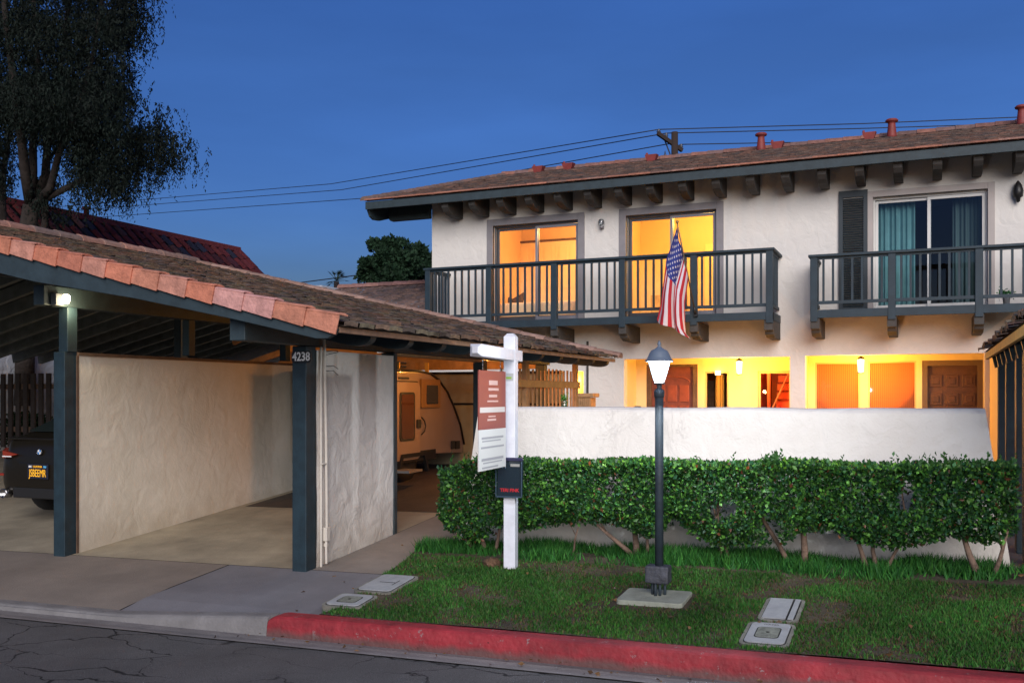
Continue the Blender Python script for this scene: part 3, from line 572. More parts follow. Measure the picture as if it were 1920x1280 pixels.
# rear header boards seen over the trailer
mb = MB(); mb.box(-7.7, -5.05, 12.5, 12.56, 1.98, 2.25); mb.build('rear_header', M_wood, cp, bevel=.004)
mb = MB(); mb.prism([(-9.7, 2.02), (-7.75, 2.02), (-7.75, rz(-7.75) - .06), (-8.5, rz(-8.5) - .1)], (0, 12.64, 0), (1, 0, 0), (0, 0, 1), (0, .04, 0)); mb.build('gable_boards', M_wood, cp)
for (xa, za, xb, zb2) in ((-10.0, 2.05, -7.9, 2.62), (-10.1, 2.45, -8.9, 2.85)): mb = MB(); mb.bar((xa, 12.2, za), (xb, 12.2, zb2), .05, .09); mb.build('brace', M_wood, cp, bevel=.003)
point('rear_carport_fill', (-8.4, 11.6, 2.2), 5, (1, .42, .10), None, .05)  # fill light without a fixture, added to warm the rear boards
mb = MB(); mb.box(-5.03, -4.9, 8.36, 10.4, 2.005, 2.03); mb.build('header_trim', M_wood, cp)

# dividing walls
dw = thing('dividing_wall', 'long rough stucco wall inside the carport beside the car', 'wall', (P2X, 9.6, gz(P2X, 9)))
mb = MB()
for (a, b) in zip(lin(6.99, 12.4, 9), lin(6.99, 12.4, 9)[1:]):
    za, zb = gz(P2X, a) - .02, gz(P2X, b) - .02
    v = [(P2X - .07, a, za), (P2X + .085, a, za), (P2X + .085, a, 2.0), (P2X - .07, a, 2.0), (P2X - .07, b, zb), (P2X + .085, b, zb), (P2X + .085, b, 2.0), (P2X - .07, b, 2.0)]
    mb.add(v, [(1, 5, 6, 2), (4, 0, 3, 7), (3, 2, 6, 7)])
mb.face([(P2X - .07, 12.4, .4), (P2X + .085, 12.4, .4), (P2X + .085, 12.4, 2), (P2X - .07, 12.4, 2)]); mb.build('wall_face', M_stc, dw)
mb = MB(); mb.box(P2X - .09, P2X + .105, 7.0, 12.4, 2.0, 2.03); mb.build('cap_board', M_woodd, dw)
mb = MB(); mb.box(P2X + .077, P2X + .092, 6.99, 7.01, gz(P2X, 7), 2.0); mb.build('edge_strip', M_woodd, dw)
ew = thing('end_wall', 'short white stucco wall beside the numbered post', 'wall', (P1X, 7.7, gz(P1X, 7.6)))
mb = MB(); yy = lin(7.01, 8.32, 16); zz_ = lin(0, 1, 18)
def ewp(y, t):
    z = gz(P1X, y) - .02 + (2.0 - gz(P1X, y) + .02) * t; return (P1X + .07 + .012 * mnoise.noise((y * 1.6, z * 1.4, 3)) + .004 * mnoise.noise((y * 6, z * 5, 1)) , y, z)
for a, b in zip(yy, yy[1:]):
    for s_, t_ in zip(zz_, zz_[1:]): mb.face([ewp(a, s_), ewp(b, s_), ewp(b, t_), ewp(a, t_)], True)
mb.face([(P1X + .07, 7.01, 2.0), (P1X + .07, 8.32, 2.0), (P1X - .07, 8.32, 2.0), (P1X - .07, 7.01, 2.0)])
mb.face([(P1X - .07, 7.01, .05), (P1X - .07, 7.01, 2), (P1X - .07, 8.32, 2), (P1X - .07, 8.32, .1)]); mb.build('wall_face', M_st, ew)
mb = MB(); mb.box(P1X - .07, P1X + .085, 8.322, 8.38, gz(P1X, 8.3), 2.03); mb.build('edge_post', M_blue, ew, bevel=.004)
# conduit pipes on the short wall
mb = MB(); cy = 7.075; cx = P1X + .105; zg = gz(P1X, 7.05)
mb.tube([(cx - .005, cy - .035, zg), (cx - .008, cy - .03, .6), (cx - .01, cy - .03, 2.03)], .012); mb.tube([(cx + .01, cy + .03, zg + .32), (cx + .008, cy + .022, 1.2), (cx, cy + .012, 1.98), (cx, cy, 2.12)], .014)
mb.tube([(cx + .012, cy + .02, zg + .02), (cx + .012, cy + .016, zg + .18), (cx + .01, cy + .022, zg + .3)], .012)
mb.box(cx - .015, cx + .03, cy + .0, cy + .055, zg + .22, zg + .34); mb.box(cx - .014, cx + .02, cy - .045, cy + .045, 1.0, 1.012); mb.box(cx - .01, cx + .022, cy + .008, cy + .04, zg + .17, zg + .2)
mb.build('conduit', mat('conduit_paint', (.62, .58, .52), .6, bump=.15, bscale=60, var=.06, vscale=12), ew, bevel=.004)
mb = MB()
for dz_, ang in ((.0, .3), (-.14, -.35), (-.1, -.2), (.03, .1)):
    mb.tube([(cx + .02, cy + .01, 1.96 + dz_), (cx + .05, cy + .07, 1.97 + dz_ + ang * .02), (cx + .04, cy + .16, 1.96 + dz_ + ang * .1)], .0035, 5)
mb.build('twig', mat('vine_twig', (.05, .04, .03), .9), ew)

# ------------------------------------------------------------------ courtyard screen fence under the carport eave
fx = -4.52; y0, y1 = YX(940, fx), YX(1082, fx)
sf = thing('slat_screen', 'warm lit wooden slat screen standing under the carport eave', 'screen', (fx, (y0 + y1) / 2, .2))
nS = 19
for i in range(nS):
    y = y0 + (y1 - .12 - y0) * i / (nS - 1); ht = WZ(975, 690, YX(975, fx)) + random.uniform(-.02, .02)
    mb = MB(); mb.box(fx - .009, fx + .009, y - .016, y + .016, .25, ht); mb.build('slat', M_wood, sf)
zr = WZ(1084, 722, y1)
mb = MB(); mb.box(fx + .02, fx + .05, y0, y1, zr - .045, zr + .045); mb.build('rail', mat('rail_wood', (.55, .30, .10), .7, bump=.2, bscale=20, var=.15, vscale=8), sf, bevel=.004)
for yq in (YX(985, fx), y1 - .08): mb = MB(); mb.box(fx - .03, fx + .03, yq - .045, yq + .045, .2, 2.04); mb.build('screen_post', M_wood, sf, bevel=.004)
point('courtyard_fill', (-3.5, 16.3, 1.7), 14, (1, .48, .14), None, .05)  # unseen warm fill added for the slat screen and courtyard, no fixture
point('courtyard_fill', (-.9, 16.7, 1.3), 19, (1, .46, .16), None, .04)  # second added fill, gives the peach wash under the balcony

# ------------------------------------------------------------------ garden wall
gw = MB(); WL, WR = -4.12, .62
def gwp(t, s_):       # t along 0..1, s_ height 0..1 (front, then over the top to the back)
    zt = 1.497; zb = B(WL + (WR - WL) * t) - .05
    yf = 8.1 + .25 * min(s_, 1); z = zb + (zt - zb) * min(s_, 1)
    xl = WL + .16 * min(s_, 1) ** 1; xr_ = WR - .21 * min(s_, 1)
    X = xl + (xr_ - xl) * t
    if s_ > 1: yf = 8.35 + .22 * min(s_ - 1, 1); 
    if s_ > 2: z = zt - (s_ - 2) * 1.3; yf = 8.57
    nn = .014 * mnoise.noise((X * 1.1, z * 1.3, 7)) + .005 * mnoise.noise((X * 4, z * 4, 2))
    rd = .03
    if .97 < s_ <= 1.0: pass
    z += .010 * mnoise.noise((X * 1.7, 0, 5)) * (s_ >= .95)
    return Vector((X, yf + nn, z))
ss = [0, .1, .2, .3, .4, .5, .6, .7, .8, .88, .94, .975]; NT = 60; rows = []
for s_ in ss: rows.append([gwp(i / NT, s_) for i in range(NT + 1)])
for (dy, dz) in ((.01, .003), (.04, .020), (.11, .026), (.18, .018), (.215, .0), (.22, -.3), (.22, -1.4)):
    rr_ = []
    for i in range(NT + 1):
        q = gwp(i / NT, .985); rr_.append(Vector((q.x, 8.35 + dy, q.z + dz)))
    rows.append(rr_)
for a, b in zip(rows, rows[1:]):
    for i in range(NT): gw.face([a[i], a[i + 1], b[i + 1], b[i]], True)
gw.face([r[0] for r in rows]); gw.face([r[-1] for r in rows][::-1])
tag(gw.build('garden_wall', M_st, None, (-1.7, 8.1, 0)), 'low white stucco garden wall with sloping ends behind the hedge', 'wall')
# merge verts so smooth shading works
# ------------------------------------------------------------------ hedge
HX0, HX1, HY0, HY1 = -3.88, .56, 7.25, 7.9
hd = thing('hedge', 'clipped glossy green hedge in front of the white garden wall', 'hedge', (-1.7, 7.6, .3))
def htop(x): return 1.03 + .018 * (x + 3.88) + .012 * math.sin(x * 5)
botx = [WX(p_, 7.4) for p_ in (808, 830, 880, 950, 1060, 1120, 1160, 1230, 1262, 1300, 1350, 1400, 1460, 1500, 1560, 1610, 1680, 1740, 1790, 1850, 1912)]
botz = [WZ(p_, y_, 7.4) for p_, y_ in zip((808, 830, 880, 950, 1060, 1120, 1160, 1230, 1262, 1300, 1350, 1400, 1460, 1500, 1560, 1610, 1680, 1740, 1790, 1850, 1912),
                                          (927, 985, 1015, 1000, 980, 978, 984, 1012, 968, 1000, 1024, 1020, 1026, 998, 992, 1018, 1026, 1016, 1003, 1022, 1000))]
def hbot(x): return float(np.interp(x, botx, botz))
n_ = 66000
x = rng.uniform(HX0, HX1, n_); u = rng.uniform(size=n_); HB = np.interp(x, botx, botz); HT = 1.03 + .018 * (x + 3.88) + .012 * np.sin(x * 5)
# bias to the outer shell: front face, top face
face = rng.uniform(size=n_); dpt = rng.exponential(.055, n_)
y = np.where(face < .62, HY0 + dpt, rng.uniform(HY0, HY1, n_)); z = np.where(face < .62, HB + (HT - HB) * u, np.where(face < .88, HT - rng.exponential(.04, n_), HB + (HT - HB) * u))
y = np.where(face > .95, HY1 - dpt, y)
lump = fld(x, z, 2.6, 3) * .07 + fld(x, z, 8, 6) * .03; y = y + lump * (face < .62)
y += np.clip((x - HX1 + .12) / .12, 0, 1) * .1 + np.clip((HX0 + .12 - x) / .12, 0, 1) * .12
y += np.clip((HB + .12 - z) / .12, 0, 1) * .10
gap = fld(x, z, 3.3, 12); gx = np.exp(-((x - WX(1345, 7.4)) / .28) ** 2) * np.clip((.85 - z) / .2, 0, 1)
keep = (z > HB - .02) & ~((gap + gx * .28 > .42) & (face < .98)) & (y < HY1 + .02)
cen = np.stack([x, y, z], 1)[keep]; m_ = len(cen)
d_ = rng.normal(size=(m_, 3)) * .8 + np.array([0, -.45, .35]); d_ /= np.linalg.norm(d_, axis=1)[:, None]
HC = np.array([[.028, .105, .020], [.055, .165, .026], [.020, .075, .020], [.10, .27, .04], [.026, .10, .045], [.018, .06, .018]])
cc = HC[rng.integers(0, 6, m_)] * rng.uniform(.55, 1.5, (m_, 1)); brn = rng.uniform(size=m_) < .025; cc[brn] = [.16, .06, .03]
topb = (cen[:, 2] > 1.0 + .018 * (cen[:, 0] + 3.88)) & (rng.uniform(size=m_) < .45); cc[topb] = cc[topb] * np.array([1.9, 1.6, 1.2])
hcen, hdd, hsz, hcc = cen, d_, rng.uniform(.018, .050, m_), cc
# stray shoots over the clipped top
sp = []; sd_ = []; ssz = []
for k in range(95):
    xx = random.choice([random.uniform(HX0 + .1, HX1), random.uniform(-.2, HX1), WX(1448, 7.5) + random.uniform(-.05, .05)]); yy_ = random.uniform(HY0, HY1 - .2); hh = random.uniform(.02, .095)
    for q in range(6):
        tt = q / 5; sp.append((xx + .015 * tt, yy_, htop(xx) - .02 + hh * tt)); v = Vector((random.uniform(-1, 1), random.uniform(-1, .3), random.uniform(.3, 1.6))).normalized(); sd_.append(tuple(v)); ssz.append(random.uniform(.025, .045))
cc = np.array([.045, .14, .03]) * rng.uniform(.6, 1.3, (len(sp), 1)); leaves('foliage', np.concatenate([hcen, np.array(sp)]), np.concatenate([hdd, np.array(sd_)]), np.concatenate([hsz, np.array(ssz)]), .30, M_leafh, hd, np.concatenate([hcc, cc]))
m_bark = mat('hedge_bark', (.20, .135, .10), .9, bump=.5, bscale=60, var=.35, vscale=14)
for (pb, yb_, pt, yt, r_) in ((912, 1036, 885, 960, .022), (890, 1036, 860, 965, .02), (925, 1036, 940, 970, .016), (1072, 1040, 1085, 985, .009), (1190, 1040, 1110, 975, .02), (1192, 1040, 1190, 960, .026), (1212, 1042, 1222, 960, .014),
                              (1352, 1050, 1345, 900, .012), (1368, 1050, 1330, 920, .010), (1484, 1060, 1395, 905, .018), (1507, 1062, 1505, 930, .026), (1625, 1075, 1600, 990, .02), (1642, 1075, 1640, 980, .018), (1650, 1078, 1700, 1000, .014),
                              (1838, 1092, 1800, 985, .026), (1850, 1095, 1890, 990, .018), (1700, 1010, 1688, 905, .008), (1235, 960, 1180, 900, .008), (1840, 990, 1870, 900, .008)):
    Y = 7.52; a = Vector((WX(pb, Y), Y, WZ(pb, yb_, Y) - .02)); b = Vector((WX(pt, Y - .15), Y - .15, WZ(pt, yt, Y - .15))); mid = (a + b) / 2 + Vector((random.uniform(-.02, .02), 0, random.uniform(-.01, .02)))
    mb = MB(); mb.tube([a, (a + mid) / 2 + Vector((.008, 0, 0)), mid, b], [r_ * 1.2, r_, r_ * .85, r_ * .5], 7)
    c2 = mid + (b - mid) * .3; mb.tube([c2, c2 + Vector((random.uniform(-.12, .12), -.08, .16))], [r_ * .5, r_ * .25], 5); mb.build('trunk', m_bark, hd)

# ------------------------------------------------------------------ lamp post
gzl = g_lawn(LX, LY)
pd = MB(); P = []
for sx_, sy_, a0 in ((1, 1, 0), (-1, 1, 90), (-1, -1, 180), (1, -1, 270)):
    for k in range(4): an = R(a0 + 30 * k); P.append((sx_ * .20 + .03 * math.cos(an), sy_ * .135 + .03 * math.sin(an)))
pd.prism(P, (LX - .03, 6.46, gzl - .08), (1, 0, 0.02), (0, 1, .07), (0, 0, .105)); tag(pd.build('concrete_pad', mat('pad_concrete', (.27, .29, .24), .9, bump=.35, bscale=40, var=.22, vscale=6), None, (0, 0, 0), .006), 'pale concrete pad in the lawn under the lamp post', 'pad')
zt = gzl + .028
lp = thing('lamp_post', 'lit black lantern post standing on a concrete pad in the lawn', 'lamp post', (LX, LY, zt))
mb = MB()
for dx in (-.045, -.012, .02, .05): mb.tube([(LX + dx * .9 - .01, LY - .03 + abs(dx), zt - .01), (LX + dx * .9 - .01, LY - .03 + abs(dx), zt + .10)], .010)
mb.build('leg', M_lampm, lp)
mb = MB(); mb.box(LX - .088, LX + .075, LY - .055, LY + .06, zt + .085, zt + .205); mb.build('junction_box', mat('box_metal', (.055, .06, .075), .6, bump=.4, bscale=40, var=.5, vscale=18), lp, bevel=.012)
zc = WZ(1243, 740, LY)
mb = MB(); mb.tube([(LX, LY, zt + .2), (LX, LY, zc)], .029, 18); mb.build('pole', M_lampm, lp)
mb = MB(); mb.lathe((LX, LY, zc - .02), [(.029, 0), (.036, .004), (.036, .045), (.031, .055), (.022, .06), (.017, .07), (.020, .085), (.014, .09), (.022, .105), (.034, .118), (.036, .124), (0, .124)], 18); mb.build('collar', M_lampm, lp)
z0 = WZ(1243, 718, LY); z1 = WZ(1243, 677, LY)
lan = MB(); 
nS_ = 6
for q in range(nS_):
    a = 2 * math.pi * (q + .5) / nS_ + .1; lan.bar((LX + .034 * math.cos(a), LY + .034 * math.sin(a), z0), (LX + .080 * math.cos(a), LY + .080 * math.sin(a), z1), .0045, .0045)
lan.lathe((LX, LY, z0 - .008), [(.036, 0), (.04, .004), (.036, .01), (0, .01)], 6); lo = lan.build('lantern_frame', M_lampm, lp)
mb = MB()
for q in range(nS_):
    a = 2 * math.pi * (q + .5) / nS_ + .1; b = 2 * math.pi * (q + 1.5) / nS_ + .1
    mb.face([(LX + .034 * math.cos(a), LY + .034 * math.sin(a), z0), (LX + .034 * math.cos(b), LY + .034 * math.sin(b), z0), (LX + .079 * math.cos(b), LY + .079 * math.sin(b), z1), (LX + .079 * math.cos(a), LY + .079 * math.sin(a), z1)])
mb.build('glass', glow_glass('lantern_glass', (.92, .96, 1), 3.2, .45), lp)
mb = MB(); mb.lathe((LX, LY, z0 + .004), [(0, 0), (.012, .004), (.015, .02), (.018, .035), (.014, .05), (0, .058)], 12); mb.build('bulb', mat('bulb', (1, 1, 1), .5, emit=(.92, .96, 1), estr=30), lp)
mb = MB(); mb.lathe((LX, LY, z1), [(.08, -.004), (.098, -.002), (.101, .004), (.088, .012), (.078, .03), (.068, .055), (.055, .074), (.034, .084), (.022, .092), (.010, .104), (.010, .108), (.014, .116), (.010, .128), (.005, .138), (0, .146)], 16); mb.build('cap', mat('cap_metal_lit', (.13, .17, .23), .45, bump=.1, bscale=40, spec=.6), lp)  # cap colour lightened to carry the bluish light it reflects
point('lamp_post_light', (LX, LY, z0 + .098), 76, (.88, .94, 1), None, .022)

# ------------------------------------------------------------------ real-estate sign post
SX, SY = -3.07, 7.06; sgz = g_lawn(SX, SY); az = R(7.9)
SM = Matrix.Translation((SX, SY, 0)) @ Matrix.Rotation(az, 4, 'Z')       # local +Y away from the street, local -Y the arm
sp_ = thing('sign_post', 'white square post with a cross arm and black brochure box', 'sign post', (SX, SY, sgz))
h = .0475; zt_ = 2.1
def hexbar(mb, M, L0, L1, a, hh):         # square bar along local Y with pyramid-cut ends
    c = hh * .45; r0 = [(-a, L0 + c, -a), (a, L0 + c, -a), (a, L0 + c, a), (-a, L0 + c, a)]; r1 = [(-a, L1 - c, -a), (a, L1 - c, -a), (a, L1 - c, a), (-a, L1 - c, a)]
    k = .5; e0 = [(x * k, L0, z * k) for x, _, z in r0]; e1 = [(x * k, L1, z * k) for x, _, z in r1]; v = [tuple(M @ Vector(p)) for p in e0 + r0 + r1 + e1]
    f = [(0, 3, 2, 1), (12, 13, 14, 15)]
    for q in range(3):
        for i in range(4): f.append((q * 4 + i, q * 4 + (i + 1) % 4, q * 4 + 4 + (i + 1) % 4, q * 4 + 4 + i))
    mb.add(v, [tuple(reversed(x)) for x in f])
mb = MB(); hexbar(mb, SM @ Matrix.Rotation(R(90), 4, 'X'), sgz - .05, zt_, h, .06); mb.build('post', M_white, sp_, bevel=.004)
mb = MB(); hexbar(mb, SM @ Matrix.Translation((0.002, 0, 1.925)), -.95, .22, h * .92, .06); mb.build('arm', M_white, sp_, bevel=.004)
mb = MB()
mb.prism([(-.105, .0), (.10, .0), (.11, .30), (-.10, .30)], SM @ Vector((.012, -h - .032, .80)), SM.to_3x3() @ Vector((1, 0, 0)), (0, 0, 1), SM.to_3x3() @ Vector((0, .03, 0)))
bb = mb.build('brochure_box', mat('black_plastic', (.012, .022, .032), .12, spec=.6, coat=.4), sp_, bevel=.004)
mb = MB(); mb.box(-.10, .12, -h - .046, -h - .028, 1.085, 1.112, SM); mb.build('box_lid', mat('box_lid', (.02, .02, .06), .3), bb, bevel=.004)
mb = MB()
for zz0 in (.802, .81): pass
mb.box(-.103, -.095, -h - .040, -h - .032, .80, 1.09, SM); mb.box(.108, .116, -h - .040, -h - .032, .80, 1.09, SM); mb.box(-.1, .11, -h - .040, -h - .032, .795, .806, SM); mb.build('box_edge', mat('box_edge', (.035, .06, .09), .3), bb)
mb = MB(); mb.box(.02, .095, -h - .036, -h - .033, 1.04, 1.062, SM); mb.build('label_strip', mat('grey_strip', (.25, .25, .24), .5), bb)
text('TERI FINK', .036, SM @ Matrix.Translation((.012, -h - .0345, .852)) @ Matrix.Rotation(R(90), 4, 'X'), .0006, mat('red_letters', (.45, .01, .02), .5), bb, 'lettering', .98, weight=.001)
mb = MB(); mb.box(-.04, .035, -h - .003, -h - .0005, 1.72, 1.78, SM); st0 = mb.build('sticker', mat('sticker', (.4, .42, .42), .6), sp_)
mb = MB(); mb.box(-.03, .02, -h - .0045, -h - .003, 1.735, 1.752, SM); mb.build('sticker_mark', mat('sticker_green', (.25, .42, .05), .6), st0)
# hanging sign
hs = thing('hanging_sign', 'red and white realty sign hanging from the white arm', 'sign', tuple(SM @ Vector((0, -.42, 1.87))))
ya, yb_ = -.71, -.13; zs1, zs0 = 1.79, 1.045
m_sr = mat('sign_red', (.27, .062, .048), .5); m_sw = mat('sign_white', (.62, .62, .60), .5)
sw = Matrix.Translation((SX, SY, 0)) @ Matrix.Rotation(az - R(4), 4, 'Z')
mb = MB(); zmid = 1.35; mb.box(-.004, .004, ya, yb_, zmid, zs1, sw); rp = mb.build('sign_panel', m_sr, hs)
mb = MB(); mb.box(-.004, .004, ya, yb_, zs0, zmid - .001, sw); wp = mb.build('sign_panel', m_sw, hs, label='white lower half of the hanging sign')
def bars(rows, mm, par):
    mb = MB()
    for (z, hh, a, b) in rows: mb.box(.004, .0052, ya + (yb_ - ya) * a, ya + (yb_ - ya) * b, z - hh / 2, z + hh / 2, sw); mb.box(-.0052, -.004, ya + (yb_ - ya) * a, ya + (yb_ - ya) * b, z - hh / 2, z + hh / 2, sw)
    mb.build('printed_lines', mm, par)
soft_w = mat('print_white', (.62, .40, .36), .6); soft_g = mat('print_grey', (.33, .33, .35), .6)
bars([(1.70, .035, .36, .68), (1.65, .02, .34, .72), (1.60, .02, .36, .66), (1.56, .012, .3, .7), (1.42, .015, .3, .62), (1.445, .01, .34, .6)], soft_w, rp)
bars([(1.495, .04, .04, .96)], mat('print_band', (.6, .55, .52), .6), rp)
bars([(1.285, .016, .1, .9), (1.262, .010, .12, .8), (1.215, .014, .08, .92), (1.125, .020, .1, .9), (1.10, .010, .15, .85), (1.065, .012, .12, .7)], soft_g, wp)
mb = MB()
for yq in (-.62, -.24):
    for q in range(3): mb.tube([sw @ Vector((0, yq + .006 * math.cos(t * .8), zs1 + .012 + .028 * q + .012 * math.sin(t * .8))) for t in range(9)], .0025, 5)
mb.build('chain', mat('steel', (.3, .3, .32), .3, metal=1), hs)
mb = MB(); mb.tube([sw @ Vector((.0, yb_ + .004, zs0 - .01)), sw @ Vector((0, yb_ + .004, zs1))], .004, 6); mb.build('sign_edge', M_white, hs)
# stone at the post foot
mb = MB(); c = Vector((SX - .17, SY + .02, g_lawn(SX - .17, SY))); import bmesh
bm = bmesh.new(); bmesh.ops.create_icosphere(bm, subdivisions=3, radius=1)
me_v = []
for v in bm.verts:
    q = v.co; s_ = 1 + .25 * mnoise.noise(q * 1.8); me_v.append((c.x + q.x * .075 * s_, c.y + q.y * .05 * s_, c.z + .025 + q.z * .05 * s_))
mb.add(me_v, [tuple(v.index for v in f.verts) for f in bm.faces]); bm.free()
tag(mb.build('stone', mat('stone_brown', (.10, .055, .03), .95, bump=.6, bscale=50, var=.4, vscale=20), None, tuple(c)), 'small brown stone lying at the foot of the white sign post', 'stone')

# ------------------------------------------------------------------ house
HYF = 18.4; HXL = WX(810, HYF); HXR = 9.0; Z2 = 3.10; PF = .2
hs_ = thing('town_house', 'two storey white stucco townhouse with lit windows and blue balconies', 'house', (-4, HYF, PF))
def XF(px, Y=HYF): return WX(px, Y)
D1 = (XF(925), XF(1084), Z2 + .02, 5.17); D2 = (XF(1174), XF(1343), Z2 + .02, 5.17); D3 = (XF(1637), XF(1852), Z2, 5.16)
OA = (XF(1170), XF(1481), PF, 2.33); OB = (XF(1510), XF(1846), PF, 2.34); OC = (XF(1076), XF(1094), 1.1, 2.1)
mb = MB(); wall_holes(mb, HXL, HXR, 0, 5.75, HYF, HYF + .22, [D1, D2, D3, OA, OB, OC])
mb.face([(HXL, HYF, 0), (HXL, HYF, 5.75), (HXL, 25, 7.7), (HXL, 31, 5.9), (HXL, 31, 0)])
mb.build('wall', M_sth, hs_)
# rounded soft edge mouldings of the big openings would be too small to read; a thin bead instead
PAT = [(.115, .068, .055), (.135, .08, .062), (.095, .066, .06), (.16, .085, .065), (.08, .062, .06), (.125, .09, .075)]
GX = WX(683, 17.6); RY, RZ_ = 25.0, 7.85; rz0 = 5.76; SL = (RZ_ - rz0) / (RY - 17.6)
mb = MB(); Vh = Vector((0, 1, SL)).normalized(); LH = (RY - 17.6) * math.sqrt(1 + SL * SL)
tiles(mb, (GX + .05, 17.58, rz0 + .01), (1, 0, 0), Vh, HXR - GX, LH, .24, .26, .012, .026, PAT, .011, 2, .02)
mb.c = (.13, .1, .08); mb.face([(GX, 17.6, rz0 - .01), (HXR, 17.6, rz0 - .01), (HXR, RY, RZ_ - .01), (GX, RY, RZ_ - .01)]); mb.face([(GX, RY, RZ_ - .01), (HXR, RY, RZ_ - .01), (HXR, 31.5, RZ_ - 1.8), (GX, 31.5, RZ_ - 1.8)])
mb.build('roof', M_tile, hs_)
barrel_row(hs_, (GX, RY, RZ_ + .01), (HXR, RY, RZ_ + .01), .14, .42, [(.26, .12, .09), (.22, .11, .09), (.18, .11, .1)])
barrel_row(hs_, (GX + .03, 17.6, rz0 + .02), (GX + .03, RY, RZ_ + .02), .10, .4, [(.22, .13, .10), (.18, .12, .1)], 'gable_edge_tiles')
barrel_row(hs_, (GX + .1, 17.56, rz0 + .0), (HXR, 17.56, rz0 + .0), .05, .42, [(.34, .14, .09), (.28, .12, .08), (.24, .13, .1)], 'eave_edge_tiles')
mb = MB(); mb.box(GX + .05, HXR, 17.56, 17.61, 5.575, 5.735); mb.build('fascia', M_blue, hs_, bevel=.006)
mb = MB(); mb.face([(GX + .05, 17.61, 5.72), (HXR, 17.61, 5.72), (HXR, HYF + .1, 5.72 + .79 * SL), (GX + .05, HYF + .1, 5.72 + .79 * SL)]); mb.face([(GX + .05, HYF + .1, 5.72 + .79 * SL), (HXL, HYF + .1, 5.72 + .79 * SL), (HXL, 25, 7.75), (GX + .05, 25, 7.75)]); mb.build('soffit', M_under, hs_)
# gable rake board with rounded end, outlookers
P = [(17.62, 5.70), (17.64, 5.56), (17.72, 5.45), (17.85, 5.40), (18.1, 5.42), (25, 5.42 + 6.9 * SL), (25, 5.70 + 7.38 * SL)]
mb = MB(); mb.prism(P, (GX + .04, 0, 0), (0, 1, 0), (0, 0, 1), (.06, 0, 0)); mb.build('rake_board', M_blue, hs_, bevel=.006)
for yq in (18.25, 20.6, 23): 
    mb = MB(); zq = 5.43 + (yq - 18.25) * SL; mb.prism([(GX + .22, zq + .04), (GX + .26, zq), (HXL, zq), (HXL, zq + .27), (GX + .22, zq + .27)], (0, yq, 0), (1, 0, 0), (0, 0, 1), (0, .14, 0)); mb.build('outlooker', M_blue, hs_, bevel=.005)
# rafter tails
xq = -11.05 + 3 * .622
while xq < 5:
    P = [(HYF + .0, 5.74), (17.66, 5.60), (17.68, 5.50), (17.76, 5.43), (17.90, 5.38), (18.1, 5.355), (HYF, 5.37)]
    mb = MB(); mb.prism(P, (xq - .075, 0, 0), (0, 1, 0), (0, 0, 1), (.15, 0, 0)); mb.build('rafter_tail', M_corb, hs_, bevel=.006); xq += .622
# roof vents
for (px, kind) in ((1427, 1), (1672, 1), (1010, 0), (1066, 0), (1222, 0), (1458, 0), (1630, 0), (1916, 1)):
    yv = 24.5; X = WX(px, yv); zv = rz0 + (yv - 17.6) * SL - .02; mb = MB()
    if kind: mb.lathe((X, yv, zv), [(.13, 0), (.11, .1), (.085, .34), (.085, .40), (.14, .41), (.15, .44), (.12, .47), (0, .48)], 14)
    else:
        sz = .16; mb.add([(X - .09, yv - .08, zv), (X + .09, yv - .08, zv), (X + .09, yv + .08, zv + .04), (X - .09, yv + .08, zv + .04), (X - sz, yv - .12, zv + .2), (X + sz, yv - .12, zv + .2), (X + sz, yv + .12, zv + .22), (X - sz, yv + .12, zv + .22)],
                     [(0, 1, 5, 4), (1, 2, 6, 5), (2, 3, 7, 6), (3, 0, 4, 7), (4, 5, 6, 7)]); mb.tube([(X - .13, yv, zv + .18), (X - .13, yv, zv + .27)], .03, 8)
    mb.build('roof_vent', M_redm, hs_)

# sliding doors
def casing(x0, x1, z0, z1, m_, nm='door_casing', w_=.14, out=.03):
    mb = MB(); mb.box(x0 - w_, x0, HYF - out, HYF + .05, z0, z1 + w_); mb.box(x1, x1 + w_, HYF - out, HYF + .05, z0, z1 + w_); mb.box(x0, x1, HYF - out, HYF + .05, z1, z1 + w_)
    return mb.build(nm, m_, hs_, bevel=.006)
def slider(x0, x1, z0, z1, mfr, mgl, mlight=None):
    """two-leaf sliding door: left leaf set back, right leaf proud"""
    d = MB(); y = HYF + .08; xm = (x0 + x1) / 2; f_ = .05
    d.box(x0, x1, y, y + .1, z0, z0 + .05); d.box(x0, x1, y, y + .1, z1 - .04, z1)
    d.box(x0, x0 + .03, y, y + .1, z0 + .05, z1 - .04); d.box(x1 - .03, x1, y, y + .1, z0 + .05, z1 - .04)
    fr = d.build('door_frame', mfr, hs_, bevel=.004)
    for (a, b, yy, mm) in ((x0 + .032, xm + .03, y + .055, mfr), (xm - .03, x1 - .032, y + .012, mlight or mfr)):
        s_ = MB(); s_.box(a, a + f_, yy, yy + .035, z0 + .05, z1 - .045); s_.box(b - f_, b, yy, yy + .035, z0 + .05, z1 - .045); s_.box(a + f_, b - f_, yy, yy + .035, z0 + .05, z0 + .13); s_.box(a + f_, b - f_, yy, yy + .035, z1 - .045 - f_, z1 - .045)
        so_ = s_.build('sliding_leaf', mm, hs_, bevel=.003); g_ = MB(); g_.face([(a + f_, yy + .018, z0 + .13), (b - f_, yy + .018, z0 + .13), (b - f_, yy + .018, z1 - .045 - f_), (a + f_, yy + .018, z1 - .045 - f_)]); g_.build('pane', mgl, so_)
for D_ in (D1, D2): casing(*D_, M_grey); slider(*D_, M_alu, M_glass, mat('frame_silver', (.22, .23, .27), .4))
casing(D3[0], D3[1], D3[2], D3[3], mat('casing_cream', (.42, .38, .36), .7, var=.06), w_=.11); slider(*D3, M_vinyl, M_glassd)
